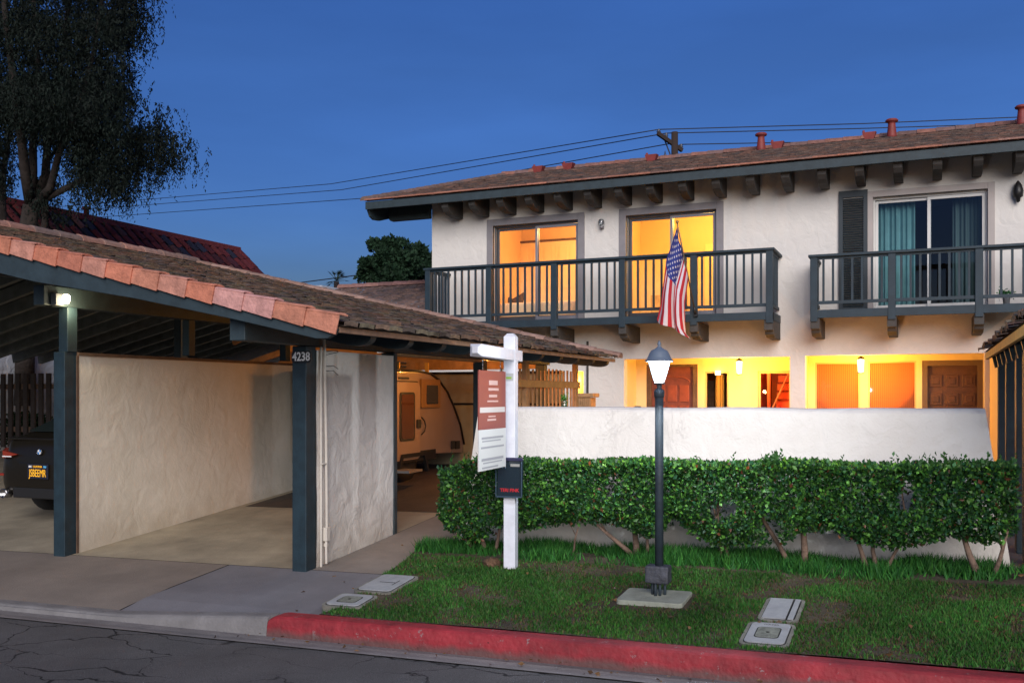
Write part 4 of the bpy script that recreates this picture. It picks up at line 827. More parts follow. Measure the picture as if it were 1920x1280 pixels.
# shutter
X0, X1 = XF(1573), XF(1627); mb = MB(); zb_, zt_2 = 3.08, WZ(1600, 358, HYF)
mb.box(X0, X0 + .07, HYF - .05, HYF - .004, zb_, zt_2); mb.box(X1 - .07, X1, HYF - .05, HYF - .004, zb_, zt_2); mb.box(X0 + .07, X1 - .07, HYF - .05, HYF - .004, zt_2 - .12, zt_2); mb.box(X0 + .07, X1 - .07, HYF - .05, HYF - .004, zb_, zb_ + .12)
q = zb_ + .14
while q < zt_2 - .13: mb.bar((X0 + .07, HYF - .03, q), (X1 - .07, HYF - .03, q), .045, .010, (0, -.6, 1)); q += .042
mb.build('shutter', mat('shutter_paint', (.022, .035, .045), .6), hs_)
# rooms
m_wallr = mat('room_wall', (.78, .60, .34), .8, var=.05, vscale=1); m_roomo = mat('room_wall_amber', (.74, .50, .26), .8, var=.06, vscale=1.2); m_carp = mat('room_floor', (.35, .24, .14), .9)
def room(x0, x1, z0, z1, dep, m_, nm='room', y0=None, over=.5):
    y0 = y0 if y0 is not None else HYF + .225; a, b = x0 - over, x1 + over; mb = MB(); y1 = y0 + dep
    mb.face([(a, y1, z0), (b, y1, z0), (b, y1, z1), (a, y1, z1)][::-1]); mb.face([(a, y0, z0), (a, y1, z0), (a, y1, z1), (a, y0, z1)]); mb.face([(b, y1, z0), (b, y0, z0), (b, y0, z1), (b, y1, z1)]); mb.face([(a, y0, z1), (a, y1, z1), (b, y1, z1), (b, y0, z1)])
    mb.cur = 1; mb.face([(a, y0, z0), (b, y0, z0), (b, y1, z0), (a, y1, z0)]); mb.cur = 0
    # inner face of the front wall keeps the room closed
    for q in ([(a, y0, z0), (x0, y0, z0), (x0, y0, z1), (a, y0, z1)], [(x1, y0, z0), (b, y0, z0), (b, y0, z1), (x1, y0, z1)]): mb.face(q)
    mb.build('room', [m_, m_carp], hs_)
room(D1[0], D1[1], 3.1, 5.55, 2.5, m_roomo); room(D2[0], D2[1], 3.1, 5.6, 2.6, m_wallr)
point('bedroom_lamp', ((D1[0] + D1[1]) / 2 + .5, HYF + 1.3, 5.2), 46, (1, .58, .22), None, .15)
point('upstairs_lamp', ((D2[0] + D2[1]) / 2 + .5, HYF + 1.2, 5.2), 60, (1, .60, .14), None, .15)
# closet doors, bed, chair (room one)
m_cl = mat('closet_door', (.80, .62, .40), .6); yb2 = HYF + .225 + 2.5
cx0 = XF(950, yb2); cx1 = D1[1] + .45; zc_ = WZ(1000, 456, yb2)
mb = MB(); mb.box(cx0, cx1, yb2 - .06, yb2 - .005, 3.1, zc_); 
c0 = mb.build('closet_door', m_cl, hs_); mb = MB(); nd_ = 5; wdt = (cx1 - cx0) / nd_
for k in range(nd_):
    for (a, b) in ((3.25, 4.0), (4.12, zc_ - .12)):
        for (u0, u1) in ((.12, .46), (.54, .88)):
            mb.box(cx0 + wdt * (k + u0), cx0 + wdt * (k + u1), yb2 - .075, yb2 - .062, a, b)
    mb.box(cx0 + wdt * k - .005, cx0 + wdt * k + .005, yb2 - .068, yb2 - .0605, 3.1, zc_)
mb.build('panel', m_cl, c0, bevel=.01)
mb = MB(); mb.box(cx0 - .05, cx1, yb2 - .10, yb2 - .002, zc_ + .002, zc_ + .05); mb.build('closet_track', M_woodd, hs_)
bx0, bx1 = D1[0] - .2, D1[1] + .3
bed = thing('bed', 'bed with cream bedding behind the left balcony door', 'bed', (bx0 + .8, HYF + 1.6, 3.1))
mb = MB(); mb.box(bx0, bx1 - .4, HYF + .7, HYF + 2.2, 3.3, 3.62); mb.build('mattress', mat('bedding', (.8, .66, .45), .9, bump=.8, bscale=8), bed, bevel=.06)
mb = MB(); mb.box(bx0 + .02, bx1 - .42, HYF + .72, HYF + 2.18, 3.1, 3.3); mb.build('bed_base', M_woodd, bed)
mb = MB(); mb.prism([(0, 0), (.62, 0), (.56, .12), (.62, .36), (.31, .20), (0, .42), (.05, .12)], (XF(935, 20.3), HYF + 1.9, 3.62), (1, 0, 0), (0, 0, 1), (0, .16, .02)); mb.build('cushion', mat('cushion_dark', (.09, .06, .045), .9), bed, bevel=.03)
# box furniture in room two
mb = MB(); X = XF(1222, HYF + 2); mb.box(X, X + .72, HYF + 1.9, HYF + 2.3, 3.1, 3.78); cb = mb.build('cabinet', mat('cabinet_tan', (.50, .33, .12), .7, var=.2, vscale=6), None, (X + .36, HYF + 2.1, 3.1), .01); tag(cb, 'low tan cabinet seen through the right lit balcony door', 'cabinet')
mb = MB(); mb.box(0, .36, -.012, 0, .30, .60, Matrix.Translation((X + .34, HYF + 1.9, 3.1))); mb.build('drawer_front', mat('drawer_tan', (.6, .42, .16), .7, var=.3, vscale=12), cb, bevel=.006)
mb = MB(); xx_ = XF(1322, HYF + 2.825); mb.box(xx_, xx_ + .5, HYF + 2.79, HYF + 2.82, 3.1, 4.95); mb.build('room_door', mat('room_door', (.82, .66, .38), .6), hs_, bevel=.01)
mb = MB(); xx_ = XF(1178, HYF + 2.6); mb.box(xx_ - .1, xx_ + .16, HYF + 2.2, HYF + 2.82, 3.1, 5.5); mb.build('room_partition', m_roomo, hs_)
# dark room with curtains
m_rd = mat('room_dark', (.07, .045, .035), .9); room(D3[0], D3[1], 3.05, 5.5, 3, m_rd)
m_ct = mat('curtain_teal', (.15, .33, .34), .8, var=.12, vscale=4)
def curtain(x0, x1, z0, z1, y, amp, folds, m_, par=hs_, nm='curtain'):
    mb = MB(); n_ = int(folds * 8)
    P = [(x0 + (x1 - x0) * i / n_, y + amp * math.sin(2 * math.pi * folds * i / n_ + .7 * math.sin(i * .37))) for i in range(n_ + 1)]
    for a, b in zip(P, P[1:]): mb.face([(a[0], a[1], z0), (b[0], b[1], z0), (b[0], b[1], z1), (a[0], a[1], z1)], True)
    return mb.build(nm, m_, par)
curtain(D3[0] - .05, XF(1716, HYF + .4), 3.1, 5.15, HYF + .38, .035, 8, m_ct); curtain(XF(1786, HYF + .5), D3[1] + .1, 3.1, 5.15, HYF + .42, .035, 8, mat('curtain_shade', (.075, .13, .13), .8))

# balconies
def balcony(x0, x1, ztop, zb, yb, posts, left=True, right=True, brk=()):
    t = None; z0_, z1_ = zb, zb + .14
    mb = MB(); mb.box(x0 + .02, x1 - .02, yb + .045, HYF - .003, z1_ - .05, z1_ - .005); deck = mb.build('balcony', mat('deck_boards', (.10, .07, .055), .8, bump=.2, bscale=15, var=.2, vscale=6), hs_)
    mb = MB(); mb.box(x0, x1, yb, yb + .045, z0_, z1_); 
    if left: mb.box(x0, x0 + .045, yb + .047, HYF - .003, z0_, z1_)
    if right: mb.box(x1 - .045, x1, yb + .047, HYF - .003, z0_, z1_)
    mb.build('rim_board', M_rail, deck, bevel=.004)
    mb = MB(); mb.box(x0 - .03, x1 + .03, yb - .035, yb + .105, ztop - .045, ztop)
    if left: mb.box(x0 - .03, x0 + .09, yb + .105, HYF - .003, ztop - .045, ztop)
    if right: mb.box(x1 - .09, x1 + .03, yb + .105, HYF - .003, ztop - .045, ztop)
    mb.build('hand_rail', M_rail, deck, bevel=.006)
    ps = [x0 + .06] + list(posts) + ([x1 - .06] if right else [])
    for p_ in ps: mb = MB(); mb.box(p_ - .06, p_ + .06, yb - .012, yb + .10, z0_ - .06, ztop - .045); mb.build('balcony_post', M_rail, deck, bevel=.006)
    ps2 = ps if right else ps + [x1]
    for a, b in zip(ps2, ps2[1:]):
        mb = MB(); mb.box(a + .06, b - .06, yb + .02, yb + .06, z1_ + .10, z1_ + .155); mb.build('rail', M_rail, deck); mb = MB(); mb.box(a + .06, b - .06, yb + .022, yb + .058, ztop - .085, ztop - .046); mb.build('rail', M_rail, deck)
        n_ = max(1, round((b - a) / .155))
        for k in range(1, n_):
            u = a + (b - a) * k / n_; mb = MB(); mb.box(u - .0185, u + .0185, yb + .022, yb + .058, z1_ + .155, ztop - .085); mb.build('picket', M_rail, deck)
    for side, fx_ in ((left, x0 + .045), (right, x1 - .045)):
        if not side: continue
        mb = MB(); mb.box(fx_ - .02, fx_ + .02, yb + .1, HYF - .003, z1_ + .10, z1_ + .155); mb.build('rail', M_rail, deck); mb = MB(); mb.box(fx_ - .018, fx_ + .018, yb + .1, HYF - .003, ztop - .085, ztop - .046); mb.build('rail', M_rail, deck)
        for k in range(1, 6):
            v = yb + .1 + (HYF - yb - .1) * k / 6.2; mb = MB(); mb.box(fx_ - .018, fx_ + .018, v - .018, v + .018, z1_ + .155, ztop - .085); mb.build('picket', M_rail, deck)
    for bx in brk:
        P = [(HYF, z0_ + .06), (yb + .02, z0_ + .06), (yb + .02, z0_ - .12), (yb + .12, z0_ - .14), (yb + .14, z0_ - .19), (yb + .3, z0_ - .24), (HYF, z0_ - .25)]
        mb = MB(); mb.prism([(a, b - .062) for a, b in P], (bx - .075, 0, 0), (0, 1, 0), (0, 0, 1), (.15, 0, 0)); mb.build('bracket', M_corb, deck, bevel=.006)
YB = 17.4
b1x0, b1x1 = WX(797, YB), WX(1449, YB); p1 = [WX(q, YB) for q in (916, 1038, 1166, 1300)]
balcony(b1x0, b1x1, 4.22, 2.95, YB, p1, True, True, [b1x0 + .3] + [q for q in p1] + [b1x1 - .08])
b2x0 = WX(1519, YB); p2 = [WX(q, YB) for q in (1672, 1836)]; b2x1 = b2x0 + 8
balcony(b2x0, b2x1, 4.05, 2.95, YB, p2 + [p2[1] + 1.45, p2[1] + 2.9], True, False, [b2x0 + .08] + p2 + [p2[1] + 1.45])
# potted plant on the second balcony
X = WX(1887, 17.7); pp = thing('potted_plant', 'small green plant in a pale pot on the right balcony floor', 'potted plant', (X, 17.7, 3.09))
mb = MB(); mb.lathe((X, 17.7, 3.09), [(.045, 0), (.06, .12), (.066, .125), (.066, .14), (.05, .14), (0, .13)], 14); mb.build('pot', mat('pot_grey', (.35, .38, .42), .6), pp)
c_ = np.array([X, 17.7, 3.26]) + rng.normal(size=(160, 3)) * [.05, .04, .04]; d_ = rng.normal(size=(160, 3)) + [0, 0, .8]; d_ /= np.linalg.norm(d_, axis=1)[:, None]
leaves('foliage', c_, d_, rng.uniform(.03, .06, 160), .3, M_leafh, pp, np.array([.04, .16, .05]) * rng.uniform(.6, 1.3, (160, 1)))
# wall lights on the upper wall
for (px, py, st) in ((1130, 421, 0), (1908, 361, 1)):
    X = XF(px); z = WZ(px, py, HYF); mb = MB()
    if st == 0:
        mb.lathe((X, HYF - .09, z - .09), [(.03, 0), (.035, .03), (.03, .04)], 10); mb.box(X - .03, X + .03, HYF - .04, HYF - .002, z - .09, z - .04); a = mb.build('wall_light', M_grey, hs_)
        mb = MB(); mb.lathe((X, HYF - .09, z - .05), [(.035, 0), (.055, .03), (.065, .08), (.05, .13), (.0, .15)], 12); mb.build('globe', glass_mat('globe_glass', (.75, .78, .8), .25), a)
    else:
        mb.lathe((X, HYF - .09, z - .19), [(.0, 0), (.03, .02), (.04, .08), (.075, .10), (.085, .2), (.06, .3), (.02, .36), (0, .38)], 8); mb.box(X - .03, X + .03, HYF - .06, HYF - .002, z - .1, z); mb.build('wall_light', M_black, hs_)

# porches
YPB = 19.55
holesA = [(WX(1212, YPB), WX(1308, YPB), PF, WZ(1260, 683, YPB)), (WX(1321, YPB), WX(1366, YPB), PF, WZ(1340, 696, YPB)), (WX(1421, YPB), WX(1484, YPB), PF, WZ(1450, 695, YPB))]
mb = MB(); wall_holes(mb, OA[0] - .08, OA[1] + .1, PF, 2.75, YPB, YPB + .15, holesA)
mb.face([(OA[0] - .08, HYF + .22, PF), (OA[0] - .08, YPB, PF), (OA[0] - .08, YPB, 2.6), (OA[0] - .08, HYF + .22, 2.6)]); mb.face([(OA[1] + .1, YPB, PF), (OA[1] + .1, HYF + .22, PF), (OA[1] + .1, HYF + .22, 2.6), (OA[1] + .1, YPB, 2.6)])
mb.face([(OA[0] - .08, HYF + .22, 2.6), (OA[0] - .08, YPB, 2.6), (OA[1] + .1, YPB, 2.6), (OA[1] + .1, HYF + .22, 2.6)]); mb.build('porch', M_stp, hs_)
holesB = [(WX(1528, YPB), WX(1612, YPB), PF, WZ(1570, 679, YPB)), (WX(1628, YPB), WX(1718, YPB), PF, WZ(1670, 677, YPB)), (WX(1729, YPB), WX(1843, YPB), PF, WZ(1790, 675, YPB))]
mb = MB(); wall_holes(mb, OB[0] - .08, OB[1] + 1.2, PF, 2.75, YPB, YPB + .15, holesB)
mb.face([(OB[0] - .08, HYF + .22, PF), (OB[0] - .08, YPB, PF), (OB[0] - .08, YPB, 2.6), (OB[0] - .08, HYF + .22, 2.6)]); mb.face([(OB[1] + .6, YPB, PF), (OB[1] + .6, HYF + .22, PF), (OB[1] + .6, HYF + .22, 2.6), (OB[1] + .6, YPB, 2.6)])
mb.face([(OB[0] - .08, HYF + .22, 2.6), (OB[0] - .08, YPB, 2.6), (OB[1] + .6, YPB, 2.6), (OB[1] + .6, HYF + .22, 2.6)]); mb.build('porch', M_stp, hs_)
mb = MB(); mb.box(OA[0] - .3, OB[1] + 1.2, HYF - .3, YPB, PF - .05, PF + .002); mb.build('porch_floor', m_path, hs_)
# front door, dark red, arched panel
h0 = holesA[0]; m_dr = mat('door_red', (.16, .045, .03), .45, bump=.1, bscale=20, var=.25, vscale=5); m_dr2 = mat('door_panel', (.24, .06, .03), .4, var=.2, vscale=6)
mb = MB(); mb.box(h0[0], h0[0] + .10, YPB + .01, YPB + .12, PF, h0[3]); mb.box(h0[1] - .10, h0[1], YPB + .01, YPB + .12, PF, h0[3]); mb.box(h0[0] + .1, h0[1] - .1, YPB + .01, YPB + .12, h0[3] - .05, h0[3]); mb.build('door_surround', M_woodd, hs_)
mb = MB(); mb.box(h0[0] + .1, h0[1] - .1, YPB + .06, YPB + .11, PF, h0[3] - .05); fd = mb.build('front_door', m_dr, hs_, label='dark red arched panel front door')
xm = (h0[0] + h0[1]) / 2; wd_ = (h0[1] - h0[0]) / 2 - .16
mb = MB()
for sgn in (-1, 0, 1):
    for (a, b) in ((PF + .2, PF + .95), (PF + 1.02, PF + 1.2), (PF + 1.28, PF + 1.62)): mb.box(xm + sgn * wd_ * .66 - wd_ * .26, xm + sgn * wd_ * .66 + wd_ * .26, YPB + .045, YPB + .0595, a, b)
ar = [(math.cos(t / 10 * math.pi) * wd_ * .98, math.sin(t / 10 * math.pi) * .12) for t in range(11)]
mb.tube([(xm + a, YPB + .052, PF + 1.68 + b) for a, b in ar], .012, 6); mb.build('panel', m_dr2, fd, bevel=.008)
# window with curtain and lamp in it
def pane(x0, x1, z0, z1, y, m_, par=hs_, nm='pane'): mb = MB(); mb.face([(x0, y, z0), (x1, y, z0), (x1, y, z1), (x0, y, z1)]); return mb.build(nm, m_, par)
m_fr = mat('window_frame_gold', (.55, .42, .22), .6)
def frame(h_, fw=.035, nm='window_frame'):
    mb = MB(); mb.box(h_[0], h_[0] + fw, YPB + .03, YPB + .09, h_[2], h_[3]); mb.box(h_[1] - fw, h_[1], YPB + .03, YPB + .09, h_[2], h_[3]); mb.box(h_[0] + fw, h_[1] - fw, YPB + .03, YPB + .09, h_[3] - fw, h_[3]); return mb.build(nm, m_fr, hs_)
w1 = frame(holesA[1]); pane(holesA[1][0], holesA[1][1], PF, holesA[1][3], YPB + .06, M_glass, w1)
mr1 = mat('lower_room', (.42, .13, .05), .9)
room(holesA[1][0], holesA[1][1], PF, 2.5, 1.6, mr1, y0=YPB + .155, over=.12)
curtain(WX(1342, YPB + .3), WX(1358, YPB + .3), PF, WZ(1345, 702, YPB + .3), YPB + .3, .02, 3, mat('curtain_gold', (.5, .3, .08), .8))
mb = MB(); mb.box(WX(1320, YPB + 1), WX(1341, YPB + 1), YPB + .9, YPB + .95, PF, WZ(1330, 713, YPB + 1)); mb.build('inner_door', M_woodd, hs_)
mb = MB(); mb.lathe((WX(1346, YPB - .06), YPB - .06, WZ(1346, 703, YPB - .06)), [(.0, 0), (.055, .002), (.055, .085), (0, .087)], 14); mb.build('small_wall_lamp', mat('lamp_cream', (1, .9, .6), .5, emit=(1, .75, .3), estr=3), hs_)
# stair window
w2 = frame(holesA[2], .05); pane(holesA[2][0], holesA[2][1], PF, holesA[2][3], YPB + .06, M_glass, w2)
room(holesA[2][0], holesA[2][1], PF, 4.2, 4.5, mat('stair_hall', (.62, .16, .06), .9), y0=YPB + .155, over=.4)
st1 = MB(); 
xs0, xs1 = WX(1449, YPB + 1.0), WX(1484, YPB + 1.0) + .5
SXk = lambda k: WX(1447 + 1.3 * k, YPB + .7 + .27 * k)
for k in range(12): st1.box(SXk(k), xs1 + .3, YPB + .7 + .27 * k, YPB + .98 + .27 * k, PF, PF + .19 * (k + 1)); 
st1.build('staircase', mat('stair_red', (.80, .26, .10), .8), hs_, bevel=.012)
mb = MB(); [mb.box(SXk(k) - .01, xs1 + .3, YPB + .665 + .27 * k, YPB + .699 + .27 * k, PF + .19 * (k + 1) - .03, PF + .19 * (k + 1) + .004) for k in range(12)]; mb.build('stair_nosing', mat('nosing', (.30, .06, .03), .8), hs_)
mb = MB(); mb.tube([(xs0 - .08, YPB + .6, PF + .85), (xs0 + .42, YPB + 3.6, PF + 2.9)], .022); mb.tube([(xs0 - .08, YPB + .6, PF), (xs0 - .08, YPB + .6, PF + .9)], .03); mb.build('handrail', M_wood, hs_)
mb = MB(); mb.tube([(xs0 - .17, YPB + 1.6, PF + .2), (xs0 - .17, YPB + 1.6, PF + 3.5)], .04); mb.build('newel_post', mat('newel', (.75, .35, .12), .7), hs_)
point('stair_lamp', (holesA[2][0] - .2, YPB + .7, 2.75), 60, (1, .50, .16), None, .1)
# blinds windows
m_bl = bpy.data.materials.new('woven_blind'); m_bl.use_nodes = True; n = m_bl.node_tree; p = n.nodes['Principled BSDF']; N = n.nodes.new; L = n.links
g = N('ShaderNodeNewGeometry'); wv = N('ShaderNodeTexWave'); wv.inputs['Scale'].default_value = 9; wv.bands_direction = 'X'; wv.inputs['Distortion'].default_value = .4; L.new(g.outputs['Position'], wv.inputs['Vector'])
wz_ = N('ShaderNodeTexWave'); wz_.inputs['Scale'].default_value = 14; wz_.bands_direction = 'Z'; L.new(g.outputs['Position'], wz_.inputs['Vector'])
mm_ = N('ShaderNodeMath'); mm_.operation = 'MULTIPLY_ADD'; mm_.inputs[1].default_value = .45; L.new(wz_.outputs['Fac'], mm_.inputs[0]); L.new(wv.outputs['Fac'], mm_.inputs[2])
cr = N('ShaderNodeMapRange'); cr.inputs[2].default_value = 1.3; L.new(mm_.outputs[0], cr.inputs[0]); mx = N('ShaderNodeMix'); mx.data_type = 'RGBA'; mx.inputs[6].default_value = (.48, .10, .03, 1); mx.inputs[7].default_value = (.85, .24, .06, 1); L.new(cr.outputs[0], mx.inputs[0]); L.new(mx.outputs[2], p.inputs['Base Color'])
p.inputs['Roughness'].default_value = .8
for h_ in holesB[:2]:
    wf = frame(h_, .03); mb = MB(); mb.box(h_[0] + .03, h_[1] - .03, YPB + .10, YPB + .115, PF, h_[3] - .03); mb.build('blind', m_bl, wf); pane(h_[0] + .03, h_[1] - .03, PF, h_[3] - .03, YPB + .06, M_glass, wf)
# second front door with nine square panels
h0 = holesB[2]; m_db = mat('door_brown', (.085, .035, .014), .55, bump=.1, bscale=20, var=.2, vscale=5)
mb = MB(); fw = .13; mb.box(h0[0], h0[0] + fw * .7, YPB + .01, YPB + .12, PF, h0[3]); mb.box(h0[1] - fw * .7, h0[1], YPB + .01, YPB + .12, PF, h0[3]); mb.box(h0[0] + fw * .7, h0[1] - fw * .7, YPB + .01, YPB + .12, h0[3] - .10, h0[3]); mb.build('door_surround', mat('surround_taupe', (.13, .085, .06), .7), hs_)
mb = MB(); mb.box(h0[0] + fw * .7, h0[1] - fw * .7, YPB + .07, YPB + .12, PF, h0[3] - .10); fd = mb.build('front_door', m_db, hs_, label='brown front door with square panels')
mb = MB(); a, b = h0[0] + fw * .7, h0[1] - fw * .7; wq = (b - a) / 3
for i in range(3):
    for j in range(5): c0 = a + wq * (i + .5); zc0 = h0[3] - .38 - .34 * j; mb.box(c0 - .11, c0 + .11, YPB + .052, YPB + .0695, zc0 - .11, zc0 + .11); mb.box(c0 - .06, c0 + .06, YPB + .040, YPB + .053, zc0 - .06, zc0 + .06); mb.build('panel', m_db, fd, bevel=.012); mb = MB()
mb = MB(); mb.box((a + b) / 2 - .05, (a + b) / 2 + .05, YPB + .03, YPB + .0395, h0[3] - .94, h0[3] - .90); mb.build('mail_slot', mat('brass', (.6, .45, .15), .3, metal=1), fd)
# wall lanterns
for (px, py, pw) in ((1386, 688, 150), (1614, 685, 135)):
    yl = 18.80; X = WX(px, yl); z = WZ(px, py, yl)
    lt_ = MB(); lt_.tube([(X, yl, z + .17), (X, yl, 2.6)], .008)
    lt_.lathe((X, yl, z + .12), [(.0, .07), (.02, .05), (.075, .012), (.078, .0), (0, .0)], 8); lt_.lathe((X, yl, z - .155), [(0, 0), (.05, .005), (.055, .02), (0, .02)], 8)
    for q in range(6): a = 2 * math.pi * q / 6; lt_.bar((X + .052 * math.cos(a), yl + .052 * math.sin(a), z - .14), (X + .07 * math.cos(a), yl + .07 * math.sin(a), z + .12), .007, .007)
    lo_ = lt_.build('porch_lantern', M_black, hs_)
    mb = MB(); mb.lathe((X, yl, z - .13), [(.04, 0), (.047, .02), (.06, .235), (.05, .24)], 12); mb.build('lantern_glass', glow_glass('porch_glass_%d' % px, (1, .72, .30), 5, .5), lo_)
    point('porch_light', (X, yl, z), pw * .95, (1, .455, .065), None, .03)
# small lit side window
room(OC[0], OC[1], 1.1, 2.2, .6, m_wallr, over=.02); point('side_window_lamp', ((OC[0] + OC[1]) / 2, HYF + .4, 1.9), 7, (1, .58, .10), None, .05)
mb = MB(); mb.box(WX(1098, 18.3) , WX(1099, 18.3) + .02, HYF - .05, HYF - .002, .2, 2.7); mb.build('downpipe', M_corb, hs_)
mb = MB(); X = WX(1186, 18.38); mb.box(X - .08, X + .04, HYF + .4, HYF + .46, PF + .9, WZ(1185, 761, 18.8)); mb.build('house_box', M_black, hs_)

# planter box by the facade
X0, X1 = WX(1079, 16.2), WX(1111, 16.2); zt3 = WZ(1095, 737, 16.2)
pl = thing('planter_box', 'square wooden planter box behind the wall near the screen', 'planter', ((X0 + X1) / 2, 16.3, .2))
n_ = 7
mb = MB()
for k in range(n_): a = X0 + .02 + (X1 - X0 - .06) * k / n_; mb.box(a, a + (X1 - X0 - .06) / n_ - .008, 16.2, 16.22, .2, zt3 - .07)
mb.box(X0 + .02, X1 - .04, 16.222, 16.5, .2, zt3 - .075); mb.build('side_boards', M_wood, pl)
mb = MB(); mb.box(X0, X1 + .02, 16.17, 16.53, zt3 - .07, zt3); mb.build('top_board', M_wood, pl, bevel=.008)
# terrarium bottle on top of the garden wall? it stands behind it on a stand
X = WX(1058, 9.2); zb3 = 1.30
tr_ = thing('glass_jar', 'glass jar with a small green sprig behind the garden wall', 'jar', (X, 9.2, .25))
mb = MB(); mb.lathe((X, 9.2, .25), [(.09, 0), (.09, .02), (.02, .04), (.02, 1.02), (.10, 1.03), (.10, 1.05), (0, 1.05)], 14); mb.build('stand', M_black, tr_)
mb = MB(); mb.lathe((X, 9.2, 1.30), [(.05, 0), (.062, .04), (.062, .12), (.05, .16), (.03, .19), (.028, .24), (.032, .25)], 16); mb.build('jar_glass', glass_mat('jar_glass', (.85, .92, .85), .25), tr_)
mb = MB(); mb.lathe((X, 9.2, 1.305), [(.05, 0), (.052, .04), (.04, .16), (.03, .2), (0, .2)], 12); mb.build('soil_fill', mat('moss', (.03, .07, .02), .9, var=.5, vscale=50), tr_)
c_ = np.array([X, 9.2, 1.56]) + rng.normal(size=(60, 3)) * [.018, .018, .03]; d_ = rng.normal(size=(60, 3)) + [0, 0, 1.2]; d_ /= np.linalg.norm(d_, axis=1)[:, None]
leaves('sprig', c_, d_, rng.uniform(.02, .04, 60), .3, M_leafh, tr_, np.array([.08, .25, .04]) * rng.uniform(.6, 1.3, (60, 1)))

# ------------------------------------------------------------------ flag
fb = Vector((WX(1304, 17.33), 17.33, WZ(1304, 588, 17.33))); ft = Vector((WX(1270, 16.55), 16.55, WZ(1270, 420, 16.55)))
fg = thing('flag', 'stars and stripes flag hanging limp from a pole on the balcony', 'flag', tuple(fb))
mb = MB(); mb.tube([fb, ft], .013, 8); mb.build('flag_pole', mat('pole_brass', (.10, .075, .05), .4), fg)
mb = MB(); mb.lathe((ft.x, ft.y, ft.z - .01), [(.0, 0), (.016, .005), (.012, .015), (.024, .03), (.03, .048), (.022, .066), (0, .074)], 12); mb.build('finial', mat('finial_brass', (.35, .27, .15), .3, metal=.8), fg)
mb = MB(); mb.lathe((0, 0, 0), [(.022, 0), (.022, .12), (0, .12)], 10, Matrix.Translation(fb) @ (ft - fb).to_track_quat('Z', 'Y').to_matrix().to_4x4()); mb.box(fb.x - .03, fb.x + .03, fb.y - .005, fb.y + .06, fb.z - .05, fb.z + .05); mb.build('bracket', M_black, fg)
pdir = (ft - fb).normalized()
def FP(u, v):
    """u 0..1 along the fly (hanging), v 0..1 down the hoist"""
    hp = ft - pdir * (.06 + .93 * v)
    drop = 1.62 * u
    # gather: the fly falls straight down and the hoist edge spreads to the left and out in folds
    xx = hp.x - (.05 + .10 * (1 - v)) * min(u * 3, 1) - (.03 + .19 * u) * (1 - v) ** 1.0 - .08 * v * min(u * 1.6, 1) + .13 * u * v
    fo_ = math.sin(v * 2 * math.pi * 2.2 + 1.2 * u) * (.025 + .05 * u)
    yy = hp.y * (1 - u * .35) + (ft.y + .25) * (u * .35) + fo_ + .04 * math.sin(u * 6 + v * 3)
    xx += math.cos(v * 2 * math.pi * 2.2 + 1.2 * u) * (.012 + .016 * u)
    zz = hp.z - drop * (.985 - .25 * v * u) - .02 * math.sin(v * 9)
    if u > .82: t = (u - .82) / .18; xx += .16 * t * (v - .15) - .03 * t; zz += .05 * t * v
    return Vector((xx, yy, zz))
mb = MB(); NU, NV = 70, 52
m_fr_ = [mat('flag_red', (.42, .015, .03), .8), mat('flag_white', (.58, .56, .62), .8), mat('flag_blue', (.02, .035, .22), .8)]
G = [[FP(i / NU, j / NV) for j in range(NV + 1)] for i in range(NU + 1)]
for i in range(NU):
    for j in range(NV):
        u = (i + .5) / NU; v = (j + .5) / NV; s_ = int(v * 13); mb.cur = 2 if (u < .4 and v < 7 / 13) else (0 if s_ % 2 == 0 else 1)
        mb.face([G[i][j], G[i + 1][j], G[i + 1][j + 1], G[i][j + 1]], True)
mb.cur = 1
for r_ in range(9):
    for c_ in range(6 if r_ % 2 == 0 else 5):
        v0 = 7 / 13 * (r_ + 1) / 10; u0 = .4 * ((c_ + .5) / 6 if r_ % 2 == 0 else (c_ + 1) / 6)
        for sg in (-1, 1):
            P = []
            for k in range(10):
                rr2 = .024 if k % 2 == 0 else .010; a = math.pi * k / 5; uu = u0 + rr2 * math.cos(a) / 1.42; vv = v0 + rr2 * math.sin(a) / .86
                p_ = FP(min(max(uu, 0), 1), min(max(vv, 0), 1)); e = .004; nrm = (FP(u0 + .01, v0) - FP(u0, v0)).cross(FP(u0, v0 + .01) - FP(u0, v0)).normalized(); P.append(p_ + nrm * e * sg)
            cpt = FP(u0, v0) + nrm * .004 * sg
            for k in range(10): mb.face([cpt, P[k], P[(k + 1) % 10]])
mb.build('cloth', m_fr_, fg)

# ------------------------------------------------------------------ trailer in the carport
TX, TY = WX(737, 10.6) - .02, 10.35; ta = R(8)
tg = gz(-6, 10.8)
tr = thing('camper_trailer', 'small white teardrop camper trailer parked in the carport', 'trailer', (-6.4, 11, tg))
# local frame: x' along the length (to the nose), y' across away from the viewer, z up
fdir = Vector((math.sin(R(-4)), math.cos(R(-4)), 0)); sdir = Vector((-fdir.y, fdir.x, 0))
def tO(px, Y): return Vector((WX(px, Y), Y, 0))
O_ = tO(737, 10.9)
def tp(px):         # distance along the side plane that is seen at px
    k = (px - 960) / F; r = Vector((k * CT - ST, CT + ST * k, 0)); # ray dir (x,y) per unit depth
    # O_ + s*fdir = t*r
    det = fdir.x * (-r.y) + r.x * fdir.y; s_ = (-O_.x * (-r.y) - r.x * O_.y) / det if abs(det) > 1e-6 else 0
    Pq = O_ + fdir * s_; return s_, (Pq.x * -ST + Pq.y * CT)
def tq(px, py): s_, d = tp(px); return s_, CH + (HZ - py) / F * d
prof = [(-.42, tq(740, 850)[1]), tq(867, 848), tq(869, 832), tq(862, 795), tq(850, 762), tq(838, 735), tq(822, 712), tq(806, 700), tq(785, 695.5), tq(737, 695)]
